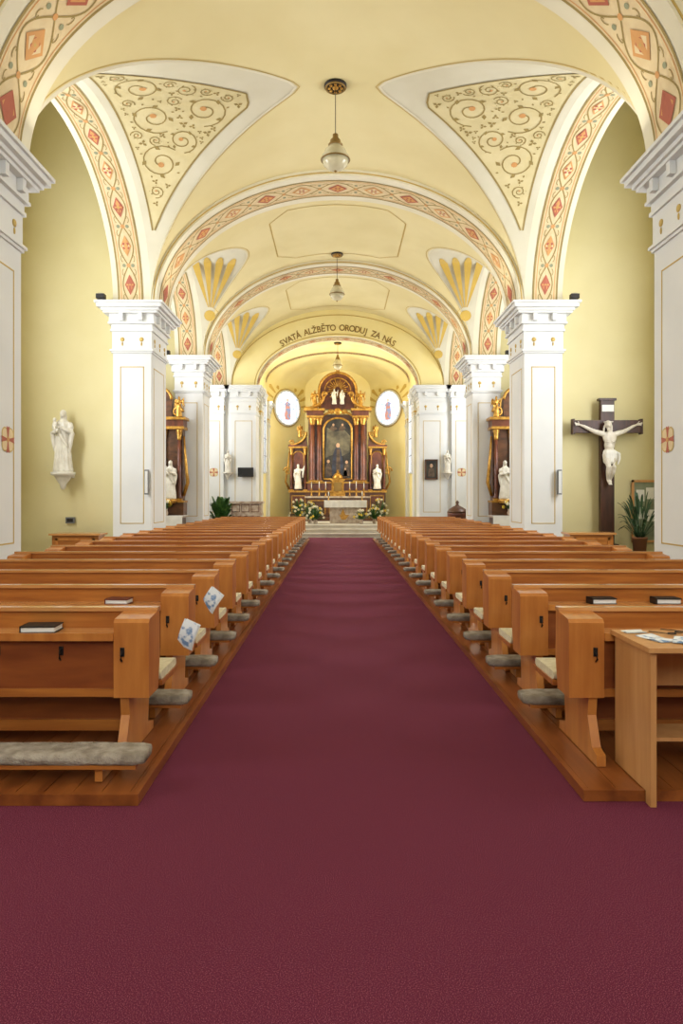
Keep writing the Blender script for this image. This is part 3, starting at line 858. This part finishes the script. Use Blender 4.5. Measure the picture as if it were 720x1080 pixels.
c.tube([(0, -.15, 2.98), (-.02, -.19, 3.08)], [.05, .045], mt, 10)
R_ = Euler((.35, -.3, 0)).to_matrix()
c.ell((-.045, -.22, 3.13), (.068, .082, .10), mt, rot=R_); c.ell((-.035, -.17, 3.15), (.082, .075, .095), mt, rot=R_)
c.ell((-.06, -.305, 3.10), (.012, .018, .026), mt, 8, 6); c.ell((-.07, -.27, 3.035), (.035, .03, .045), mt, 8, 6)
for sx in (-1, 1): c.tube([(-.04+sx*.07, -.17, 3.13), (-.05+sx*.085, -.18, 3.04), (-.05+sx*.08, -.19, 2.95)], [.03, .025, .012], mt, 6)
for i in range(14):
    a = 2*pi*i/14; c.tube([(-.04+.085*math.cos(a), -.19+.085*math.sin(a), 3.195), (-.04+.095*math.cos(a+.5), -.19+.095*math.sin(a+.5), 3.21)], .013, mt, 5)
for sx in (-1, 1):
    c.tube([(sx*.07, -.14, 2.5), (sx*.075, -.2, 2.36), (sx*.055, -.26, 2.21), (sx*.05, -.21, 2.08), (sx*.03, -.14, 1.96), (sx*.025, -.12, 1.92)], [.085, .075, .055, .052, .033, .03], mt, 10)
    c.tube([(sx*.025, -.12, 1.93), (sx*.02, -.17, 1.87), (sx*.015, -.20, 1.83)], [.03, .028, .018], mt, 8)
    for i in range(5): c.tube([(sx*.015+(i-2)*.011, -.195, 1.835), (sx*.015+(i-2)*.012, -.215, 1.815)], [.008, .006], mt, 5)
f = MB(); remesh_into(f, c, 'christ_white', .0085)
cl = MB()
cl.lathe(0, -.16, [(.10, 2.28), (.135, 2.32), (.15, 2.42), (.145, 2.52), (.13, 2.58), (.1, 2.58)], mt, 30, .8, fold=.06, nf=8)
cl.tube([(.13, -.17, 2.54), (.19, -.19, 2.5), (.20, -.18, 2.38), (.17, -.18, 2.26)], [.03, .04, .035, .015], mt, 8)
remesh_into(f, cl, 'cloth_white', .01)
f.build('christ_figure', parent=root)

# ------------------------------------------------------------------ plants
def leaf(mb, base, tip, w, mt, sag=.1):
    base = Vector(base); tip = Vector(tip); n = 6; d = tip-base; sd = d.cross(Vector((0, 0, 1)))
    sd = sd.normalized() if sd.length > .001 else Vector((1, 0, 0))
    vs = []
    for i in range(n+1):
        t = i/n; p = base+d*t+Vector((0, 0, sag*math.sin(pi*t))); ww = w*math.sin(pi*(t*.9+.05))**.7
        vs += [p-sd*ww/2, p+Vector((0, 0, -.01)), p+sd*ww/2]
    fs = []
    for i in range(n): fs += [(3*i, 3*i+1, 3*i+4, 3*i+3), (3*i+1, 3*i+2, 3*i+5, 3*i+4)]
    mb.add(vs, fs, mt, True)
def plant(name, loc, r, h, n, mt='leaf', w=.07, ph=.3, seed=1):
    rn = random.Random(seed); mb = MB()
    mb.lathe(0, 0, [(.10, 0), (.15, ph-.03), (.165, ph-.03), (.165, ph), (.14, ph), (.13, ph-.03)], 'pot', 20)
    for i in range(n):
        a = rn.uniform(0, 2*pi); e = rn.uniform(.1, 1); rr = r*rn.uniform(.4, 1)*(1.1-e*.5)
        st_ = Vector((.04*math.cos(a), .04*math.sin(a), ph-.03)); tip = Vector((rr*math.cos(a), rr*math.sin(a), ph+h*e))
        mid = st_.lerp(tip, .45)+Vector((0, 0, .08)); mb.tube([st_, mid], [.008, .005], mt, 5); leaf(mb, mid, tip, w, mt, .08)
    return mb.build(name, loc)
plant('potted_palm', (6.5, 14.7, -.02), .68, 1.0, 56, mt='leaf_dark', w=.05, ph=.7, seed=3)
plant('potted_plant', (-4.25, 24.9, -.02), .68, 1.15, 130, w=.17, ph=.45, seed=5)
def bouquet(name, loc, r, h, nf, seed, cols=('petal', 'petal', 'petal_yellow'), parent=None):
    rn = random.Random(seed); mb = MB()
    mb.lathe(0, 0, [(.06, 0), (.09, .08), (.06, .16), (.08, .2)], 'marble_pale', 14)
    for i in range(nf*2):
        a = rn.uniform(0, 2*pi); e = rn.uniform(0, 1.1); leaf(mb, (0, 0, .15), (r*1.15*math.cos(a)*math.cos(e), r*1.15*math.sin(a)*math.cos(e), .2+h*math.sin(e)), .06, 'leaf', .05)
    for i in range(nf):
        a = rn.uniform(0, 2*pi); e = rn.uniform(0, 1.4); p = Vector((r*math.cos(a)*math.cos(e), r*math.sin(a)*math.cos(e), .2+h*math.sin(e)*.9))
        mb.tube([(0, 0, .15), p], .005, 'leaf', 4)
        mt = cols[i % len(cols)]
        for q in range(5):
            b = q*2*pi/5; mb.ell(p+Vector((.028*math.cos(b), -.01, .028*math.sin(b))), (.024, .02, .024), mt, 6, 4)
        mb.ell(p+Vector((0, -.025, 0)), .014, 'petal_yellow', 6, 4)
    return mb.build(name, loc, parent=parent)

# ------------------------------------------------------------------ high altar
def column(mb, x, y, z0, z1, r, mt='marble_red'):
    mb.box(x-r*1.5, x+r*1.5, y-r*1.5, y+r*1.5, z0, z0+.06, 'gold')
    h = z1-z0
    mb.lathe(x, y, [(r*1.35, .06), (r*1.4, .1), (r*1.05, .14), (r, .2), (r*1.02, h*.35), (r*.86, h-.32)], mt, 20, cz=z0)
    mb.lathe(x, y, [(r*.9, h-.32), (r*1.05, h-.28), (r*1.1, h-.2), (r*1.3, h-.12), (r*1.6, h-.05), (r*1.6, h)], 'gold', 12, cz=z0, fold=.08, nf=6)
def scroll(mb, c, r, mt, th=.035, sg=1):
    pts = [(c[0]+sg*r*(1-.8*i/24)*math.cos(4.2*pi*i/24*.75), c[1], c[2]+r*(1-.8*i/24)*math.sin(4.2*pi*i/24*.75)) for i in range(25)]
    mb.tube(pts, [th*(1-.4*i/24) for i in range(25)], mt, 6)
ha = bpy.data.objects.new('high_altar', None); sc.collection.objects.link(ha); ha.location = (0, 31.4, .451)
mb = MB()
mb.box(-2.3, 2.3, -.5, .8, 0, .18, 'marble_brown')
mb.box(-1.45, 1.45, -.3, .7, .18, 1.05, 'marble_brown'); mb.box(-1.5, 1.5, -.36, .7, 1.05, 1.13, 'marble_pale')
mb.box(-2.2, 2.2, -.05, .7, .18, 1.3, 'marble_brown'); mb.box(-2.27, 2.27, -.1, .7, 1.3, 1.38, 'gold')
for x in (-1.8, 1.8): mb.box(x-.3, x+.3, -.07, -.04, .35, 1.15, 'marble_red'); frame_y(mb, x-.32, x+.32, -.07, .33, 1.17, 'gold', .04, .02)
for x in (-.95, 0, .95): frame_y(mb, x-.4, x+.4, -.3, .3, .95, 'gold', .04, .03)
mb.box(-1.35, 1.35, .15, .7, 1.4, 4.9, 'marble_brown')
mb.box(-1.4, 1.4, -.02, .7, 1.38, 1.72, 'marble_red'); mb.box(-1.45, 1.45, -.06, .7, 1.72, 1.79, 'gold')
pw, z0p, z1p = .62, 1.95, 4.15
arc = [(-pw, z0p), (pw, z0p)]+[(pw*math.cos(pi*i/20), z1p+.55*math.sin(pi*i/20)) for i in range(21)]
mb.prism(arc, 'y', .08, .14, 'paint_canvas')
mb.tube([(p[0]*1.05, .07, p[1]+(.03 if p[1] > 3 else -.03)) for p in arc+[arc[0]]], .05, 'gold', 8)
def flat(pts, y, mt): mb.add([(x, y, z) for x, z in pts], [tuple(range(len(pts)))], mt)
flat([(-.55, 2.9), (-.2, 3.05), (.15, 2.95), (.55, 3.15), (.58, 3.9), (.3, 4.2), (-.1, 4.1), (-.5, 4.3)], .078, 'canvas_light')
flat([(-.28, 2.05), (.22, 2.05), (.26, 2.6), (.17, 3.15), (.12, 3.35), (-.1, 3.36), (-.2, 3.1), (-.26, 2.6)], .075, 'canvas_blue')
flat([(-.08, 2.1), (.12, 2.1), (.1, 3.3), (-.05, 3.3)], .072, 'canvas_figure')
mb.ell((.01, .072, 3.47), (.085, .004, .11), 'skin_paint', 12, 6)
for fx, fz, s_ in ((-.42, 2.05, .9), (.42, 2.05, .85), (.36, 2.0, .5)):
    flat([(fx-.17*s_, fz), (fx+.17*s_, fz), (fx+.14*s_, fz+.45*s_), (fx+.05*s_, fz+.66*s_), (fx-.08*s_, fz+.66*s_), (fx-.16*s_, fz+.4*s_)], .071, 'canvas_figure')
    mb.ell((fx-.01, .069, fz+.76*s_), (.075*s_, .004, .09*s_), 'skin_paint', 10, 6)
for fx in (-.2, .22): flat([(fx-.18, 4.2), (fx, 4.12), (fx+.18, 4.24), (fx+.05, 4.36), (fx-.08, 4.38)], .074, 'canvas_figure'); mb.ell((fx, .071, 4.42), (.05, .004, .06), 'skin_paint', 10, 6)
for x in (-1.16, -.86, .86, 1.16): column(mb, x, .0 if abs(x) > 1 else .08, 1.79, 4.72, .115)
for sx in (-1, 1):
    a, b = sorted((sx*.66, sx*1.42)); mb.box(a, b, -.2, .6, 4.72, 4.82, 'gold'); mb.box(a, b, -.16, .6, 4.82, 5.04, 'marble_red')
    a, b = sorted((sx*.6, sx*1.55)); mb.box(a, b, -.28, .6, 5.04, 5.14, 'gold')
    pts = [(sx*(1.5-.85*math.sin(pi/2*i/12)), -.12, 5.15+.55*(1-math.cos(pi/2*i/12))) for i in range(13)]
    mb.tube(pts, .075, 'gold', 8); scroll(mb, (sx*.62, -.12, 5.78), .14, 'gold', .04, -sx)
    a, b = sorted((sx*1.42, sx*2.22)); mb.box(a, b, .3, .7, 1.38, 3.35, 'marble_brown')
    arcw = [(sx*(1.82-.26), 1.75), (sx*(1.82+.26), 1.75)]+[(sx*1.82+.26*math.cos(pi*i/12)*sx, 2.95+.26*math.sin(pi*i/12)) for i in range(13)]
    mb.prism(arcw, 'y', .27, .3, 'marble_red'); mb.tube([(p[0], .26, p[1]) for p in arcw+[arcw[0]]], .03, 'gold', 6)
    for xx in (1.5, 2.14): column(mb, sx*xx, .2, 1.38, 3.35, .065)
    a, b = sorted((sx*1.4, sx*2.28)); mb.box(a, b, .05, .7, 3.35, 3.42, 'gold'); mb.box(a, b, .08, .7, 3.42, 3.5, 'marble_red')
    pts = [(sx*(2.2-.75*math.sin(pi/2*i/12)), .2, 3.5+.6*(1-math.cos(pi/2*i/12))) for i in range(13)]
    mb.tube(pts, .055, 'gold', 8); scroll(mb, (sx*1.55, .2, 3.95), .16, 'gold', .035, sx); scroll(mb, (sx*2.12, .2, 3.62), .12, 'gold', .03, sx)
    pol = [(sx*1.42, 3.5)]+[(sx*(2.2-.75*math.sin(pi/2*i/12)), 3.5+.6*(1-math.cos(pi/2*i/12))) for i in range(13)]
    mb.prism(pol, 'y', .25, .6, 'marble_brown')
    scroll(mb, (sx*2.32, .3, 2.3), .2, 'gold', .04, sx); mb.tube([(sx*2.25, .3, 1.45), (sx*2.42, .3, 1.8), (sx*2.3, .3, 2.6), (sx*2.24, .3, 3.2)], [.06, .05, .04, .03], 'gold', 6)
att = [(-.82, 5.14), (.82, 5.14), (.86, 5.9)]+[(.86*math.cos(pi*i/20), 6.0+.82*math.sin(pi*i/20)) for i in range(21)]+[(-.86, 5.9)]
mb.prism(att, 'y', .12, .5, 'marble_red')
mb.tube([(-.82, .08, 5.14)]+[(.86*math.cos(pi-pi*i/20), .08, 6.0+.82*math.sin(pi-pi*i/20)) for i in range(21)]+[(.82, .08, 5.14)], .065, 'gold', 8)
mb.tube([(.6*math.cos(pi-pi*i/20), .1, 6.0+.58*math.sin(pi-pi*i/20)) for i in range(21)], .03, 'gold', 6)
for i in range(24):
    a = 2*pi*i/24; r1 = .5 if i % 2 else .4
    mb.tube([(.12*math.cos(a), .06, 6.05+.12*math.sin(a)), (r1*math.cos(a), .06, 6.05+r1*math.sin(a))], [.012, .03], 'gold', 5)
mb.lathe(0, .0, [(.05, 6.86), (.1, 6.9), (.05, 6.96), (.03, 7.0)], 'gold', 12); mb.box(-.02, .02, -.0, .04, 6.95, 7.2, 'gold'); mb.box(-.08, .08, .0, .04, 7.08, 7.12, 'gold')
mb.tube([(.72*math.cos(pi-pi*i/20), .02, 4.72+.3*math.sin(pi-pi*i/20)) for i in range(21)], .05, 'gold', 8)
mb.ell((0, -.02, 5.02), (.2, .08, .16), 'gold')
for sx in (-1, 1): scroll(mb, (sx*.3, -.0, 5.0), .13, 'gold', .03, sx)
mb.box(-.34, .34, -.2, .2, 1.13, 1.3, 'gold'); mb.box(-.27, .27, -.16, .2, 1.3, 1.85, 'gold'); mb.box(-.17, .17, -.18, -.16, 1.36, 1.76, 'gold_dark')
for x in (-.25, .25): mb.lathe(x, -.19, [(.03, 1.3), (.035, 1.35), (.025, 1.8), (.04, 1.85)], 'gold', 10)
mb.box(-.33, .33, -.22, .2, 1.85, 1.92, 'gold'); mb.lathe(0, 0, [(.26, 1.92), (.25, 2.02), (.16, 2.14), (.05, 2.22), (.03, 2.34)], 'gold', 16)
for x in (-1.2, -.85, -.55, .55, .85, 1.2):
    mb.lathe(x, -.1, [(.08, 1.13), (.03, 1.18), (.025, 1.4), (.04, 1.44), (.02, 1.48)], 'gold', 10); mb.lathe(x, -.1, [(.018, 1.48), (.018, 1.8)], 'cloth_white', 8)
mb.build('altar_retable', parent=ha)
fg = MB()
T = Matrix.Translation
for sx in (-1, 1):
    remesh_into(fg, robed(1.15, book=sx > 0, raise_arm=sx < 0), 'statue_white', .018, T((sx*1.82, .08, 1.45)))
    remesh_into(fg, robed(.85, wings=True, raise_arm=True), 'gold', .018, T((sx*1.05, -.02, 5.14)))
    remesh_into(fg, robed(.6, wings=True), 'gold', .016, T((sx*1.75, .2, 3.85)))
remesh_into(fg, robed(.7, raise_arm=True), 'statue_white', .016, T((-.16, -.06, 5.35)))
remesh_into(fg, robed(.66, child=True), 'statue_white', .016, T((.2, -.06, 5.35)))
fg.build('altar_statues', parent=ha)

mb = MB()
mb.box(-.55, .75, 0, .06, 0.0, .9, 'marble_pale'); mb.box(-.75, .95, -.15, .6, .88, .94, 'marble_pale'); mb.box(-.5, .7, .05, .5, 0, .88, 'marble_pale')
mb.box(-.78, .98, -.18, .63, .94, .955, 'cloth_white')
n = 40
mb.add([(-.78+1.76*i/n, -.19-.012*math.sin(i*1.3), z) for z in (.66, .95) for i in range(n+1)], [(i, i+1, n+2+i, n+1+i) for i in range(n)], 'cloth_white', True)
mb.prism([(-.16, .35), (-.1, .35), (0, .62), (.1, .35), (.26, .35), (.1, .15), (-.06, .15)], 'y', -.02, .0, 'gold')
for x in (-.6, .8): mb.lathe(x, .2, [(.06, .955), (.02, .98), (.02, 1.12), (.035, 1.14)], 'gold', 10); mb.lathe(x, .2, [(.02, 1.14), (.02, 1.32)], 'cloth_white', 8)
mb.build('altar_table', (.22, 28.3, .451))
k = 0
for (x, y, z, r, h, nf) in ((-.9, 27.6, .451, .38, .55, 26), (-1.15, 28.3, .451, .35, .75, 22), (1.5, 27.9, .451, .34, .5, 22), (.95, 27.55, .451, .3, .4, 18), (-1.7, 29.5, .451, .4, .9, 24), (1.8, 29.5, .451, .4, .9, 24)):
    bouquet('flower_bouquet', (x, y, z), r, h, nf, 20+k); k += 1

mb = MB()
mb.box(-.58, .58, -.3, .3, 0, .12, 'marble_pale'); mb.box(-.5, .5, -.22, .25, .12, .85, 'marble_pale'); mb.box(-.6, .6, -.3, .3, .85, .95, 'marble_pale')
mb.box(-.58, .58, -.28, .28, .95, 1.32, 'marble_pale'); mb.box(-.64, .64, -.33, .33, 1.32, 1.40, 'marble_pale')
for i in range(5): mb.lathe(-.48+.24*i, -.26, [(.06, .12), (.065, .16), (.045, .2), (.045, .76), (.065, .8), (.065, .85)], 'marble_red', 12)
for i in range(3): frame_y(mb, -.52+.36*i, -.22+.36*i, -.28, 1.0, 1.28, 'marble_red', .02, .01)
mb.build('ambo', (-3.45, 25.9, -.02))
mb = MB(); mb.box(-.3, .3, -.03, .03, 0, .36, 'screen_black'); mb.box(-.05, .05, .03, .12, .1, .26, 'dark_metal'); frame_y(mb, -.3, .3, -.03, 0, .36, 'dark_metal', .02, .006)
mb.build('wall_screen', (-3.55, 26.33, 2.32))
mb = MB(); mb.box(-.22, .22, -.02, .02, 0, .72, 'paint_canvas'); frame_y(mb, -.25, .25, -.02, -.03, .75, 'wood_dark', .05, .03)
mb.ell((0, -.022, .5), (.06, .006, .08), 'skin_paint'); mb.add([(x, -.023, z) for x, z in ((-.14, .08), (.14, .08), (.09, .4), (-.09, .4))], [(0, 1, 2, 3)], 'canvas_figure')
mb.build('framed_picture', (3.62, 26.43, 2.25))
mb = MB()
mb.lathe(0, 0, [(.3, 0), (.3, .1), (.16, .2), (.12, .5), (.2, .68), (.36, .82), (.38, .95), (.36, .98)], 'marble_red', 28)
mb.lathe(0, 0, [(.38, .98), (.37, 1.03), (.3, 1.12), (.17, 1.2), (.08, 1.24), (.04, 1.3), (.07, 1.36), (.02, 1.44)], 'wood_dark', 28)
mb.build('baptismal_font', (4.45, 25.4, -.02))

for sg in (-1, 1):
    rt = bpy.data.objects.new('side_altar', None); sc.collection.objects.link(rt); rt.location = (sg*5.50, 20.52, -.02)
    mb = MB()
    mb.box(-.85, .85, -.35, .4, 0, .95, 'marble_brown'); mb.box(-.9, .9, -.42, .4, .95, 1.0, 'marble_pale')
    mb.box(-.93, .93, -.45, .3, 1.0, 1.012, 'cloth_white'); mb.box(-.93, .93, -.46, -.445, .62, 1.012, 'cloth_white')
    mb.box(-.88, .88, -.05, .42, 1.0, 1.4, 'marble_brown'); mb.box(-.9, .9, -.1, .42, 1.4, 1.46, 'gold')
    mb.box(-.82, .82, .1, .42, 1.46, 3.75, 'marble_brown')
    for x in (-.74, -.28, .28, .74): column(mb, x, -.0 if abs(x) > .5 else .05, 1.46, 3.6, .06)
    mb.box(-.9, .9, -.12, .42, 3.6, 3.68, 'gold'); mb.box(-.88, .88, -.08, .42, 3.68, 3.88, 'marble_red'); mb.box(-.95, .95, -.16, .42, 3.88, 3.96, 'gold')
    arc = [(-.22, 1.7), (.22, 1.7)]+[(.22*math.cos(pi*i/12), 3.1+.22*math.sin(pi*i/12)) for i in range(13)]
    mb.prism(arc, 'y', .06, .1, 'paint_canvas'); mb.tube([(p[0], .05, p[1]) for p in arc+[arc[0]]], .03, 'gold', 6)
    att = [(-.5, 3.96), (.5, 3.96), (.5, 4.5)]+[(.5*math.cos(pi*i/14), 4.5+.4*math.sin(pi*i/14)) for i in range(15)]
    mb.prism(att, 'y', .05, .35, 'marble_brown'); mb.tube([(p[0], .03, p[1]) for p in att[2:]], .045, 'gold', 6)
    for sx in (-1, 1):
        scroll(mb, (sx*.7, -.02, 4.12), .16, 'gold', .04, sx)
        mb.tube([(sx*.85, .1, 1.6), (sx*.97, .1, 2.0), (sx*.9, .1, 2.8), (sx*.86, .1, 3.4)], [.05, .06, .04, .03], 'gold', 6)
    mb.build('retable', parent=rt)
    fg = MB()
    for x in (-.51, .51):
        remesh_into(fg, robed(1.15, child=x > 0), 'statue_white', .017, T((x, -.16, 1.5)))
        remesh_into(fg, robed(.62, wings=True, raise_arm=True), 'gold', .016, T((x*1.45, -.02, 3.97)))
        fg.lathe(x, -.16, [(.17, 1.38), (.2, 1.44), (.2, 1.5)], 'gold', 14)
    fg.build('statues', parent=rt)
    bouquet('altar_flowers', (-sg*.4, -.32, 1.014), .2, .3, 16, 50+sg, ('petal_yellow', 'petal'), parent=rt)

# ------------------------------------------------------------------ recess furniture
mb = MB()
mb.box(-.5, .5, -.2, .2, .1, .72, 'wood_pew'); mb.box(-.55, .55, -.26, .24, .72, .76, 'wood_top'); mb.box(-.5, .5, -.22, .22, -.02, .1, 'wood_dark'); frame_y(mb, -.42, .42, -.2, .2, .66, 'wood_stile', .05, .015)
mb.build('wooden_cabinet', (-5.65, 14.9, 0))
mb = MB()
mb.box(-.45, .45, -.2, .2, -.02, .76, 'wood_pew'); mb.box(-.5, .5, -.25, .23, .76, .80, 'wood_top'); frame_y(mb, -.38, .38, -.2, .15, .7, 'wood_stile', .05, .015)
mb.build('wooden_cabinet', (5.3, 14.45, 0))
mb = MB(); mb.box(-.28, .28, -.02, .02, 0, 1.35, 'glass_board'); frame_y(mb, -.31, .31, -.02, -.03, 1.38, 'wood_desk', .05, .03)
for i, (a, b) in enumerate(((-.2, .9), (.02, .95), (-.2, .5), (.04, .45))): mb.box(a, a+.18, -.026, -.02, b, b+.26, 'paper_plain')
mb.build('notice_board', (6.95, 15.46, .55))
mb = MB(); mb.box(-.1, .1, -.03, .03, 0, .14, 'grey_metal'); mb.box(-.07, .07, -.035, -.03, .03, .11, 'dark_metal'); mb.build('wall_socket', (-6.05, 15.46, .95))
def spk(x, y, z, rz=0):
    m_ = MB(); m_.box(-.04, .04, -.05, .05, 0, .55, 'grey_metal'); m_.box(-.03, .03, -.055, -.05, .03, .52, 'pier_white'); m_.box(-.02, .02, .05, .09, .25, .35, 'dark_metal'); m_.build('loudspeaker', (x, y, z), (0, 0, rz))
spk(-4.22, 15.1, 1.6); spk(4.9, 15.1, 1.6)

# ------------------------------------------------------------------ pendant lamps
def pendant(loc, drop, s=1.0):
    m_ = MB()
    m_.lathe(0, 0, [(.20*s, .02), (.2*s, -.02), (.16*s, -.03)], 'dark_metal', 24)
    m_.tube([(.17*s*math.cos(2*pi*i/24), .17*s*math.sin(2*pi*i/24), -.035) for i in range(25)], .018*s, 'gold_dark', 6)
    for q in range(8):
        a = q*pi/4; m_.ell((.11*s*math.cos(a), .11*s*math.sin(a), -.04), .028*s, 'gold', 8, 6)
    m_.lathe(0, 0, [(.06*s, -.02), (.05*s, -.05), (.02*s, -.07)], 'gold', 16)
    m_.tube([(0, 0, -.05), (0, 0, -drop)], .007, 'dark_metal', 6)
    z = -drop
    m_.lathe(0, 0, [(.015*s, z+.02), (.05*s, z), (.05*s, z-.06), (.09*s, z-.1), (.10*s, z-.16), (.13*s, z-.18), (.13*s, z-.2)], 'gold_dark', 20)
    m_.lathe(0, 0, [(.11*s, z-.2), (.18*s, z-.28), (.235*s, z-.38), (.245*s, z-.44), (.24*s, z-.46)], 'glass_lamp', 28)
    m_.tube([(.25*s*math.cos(2*pi*i/28), .25*s*math.sin(2*pi*i/28), z-.45) for i in range(29)], .014*s, 'gold_dark', 6)
    m_.lathe(0, 0, [(.24*s, z-.46), (.21*s, z-.54), (.13*s, z-.61), (.03*s, z-.64)], 'glass_lamp', 28)
    m_.ell((0, 0, z-.65), .025*s, 'gold_dark', 8, 6)
    m_.build('pendant_lamp', loc)
pendant((-.04, 12.1, ZS+B-.02), .86)
pendant((-.02, 20.5, ZS+B-.02), .75, .9)
pendant((0, 29.0, ZW+1.35-.02), .5, .8)

w = bpy.data.worlds.new('World'); sc.world = w; w.use_nodes = True
w.node_tree.nodes['Background'].inputs[0].default_value = (.8, .9, 1, 1); w.node_tree.nodes['Background'].inputs[1].default_value = .5
cam = bpy.data.cameras.new('camera'); co = bpy.data.objects.new('camera', cam); sc.collection.objects.link(co)
co.location = (0, 0, E); co.rotation_euler = (pi/2, 0, 0)
cam.sensor_fit = 'VERTICAL'; cam.sensor_height = 36; cam.sensor_width = 24; cam.lens = 24
cam.shift_y = -16/1080; cam.shift_x = 4/1080; cam.clip_start = .05; cam.clip_end = 200
sc.camera = co
sc.view_settings.view_transform = 'Standard'
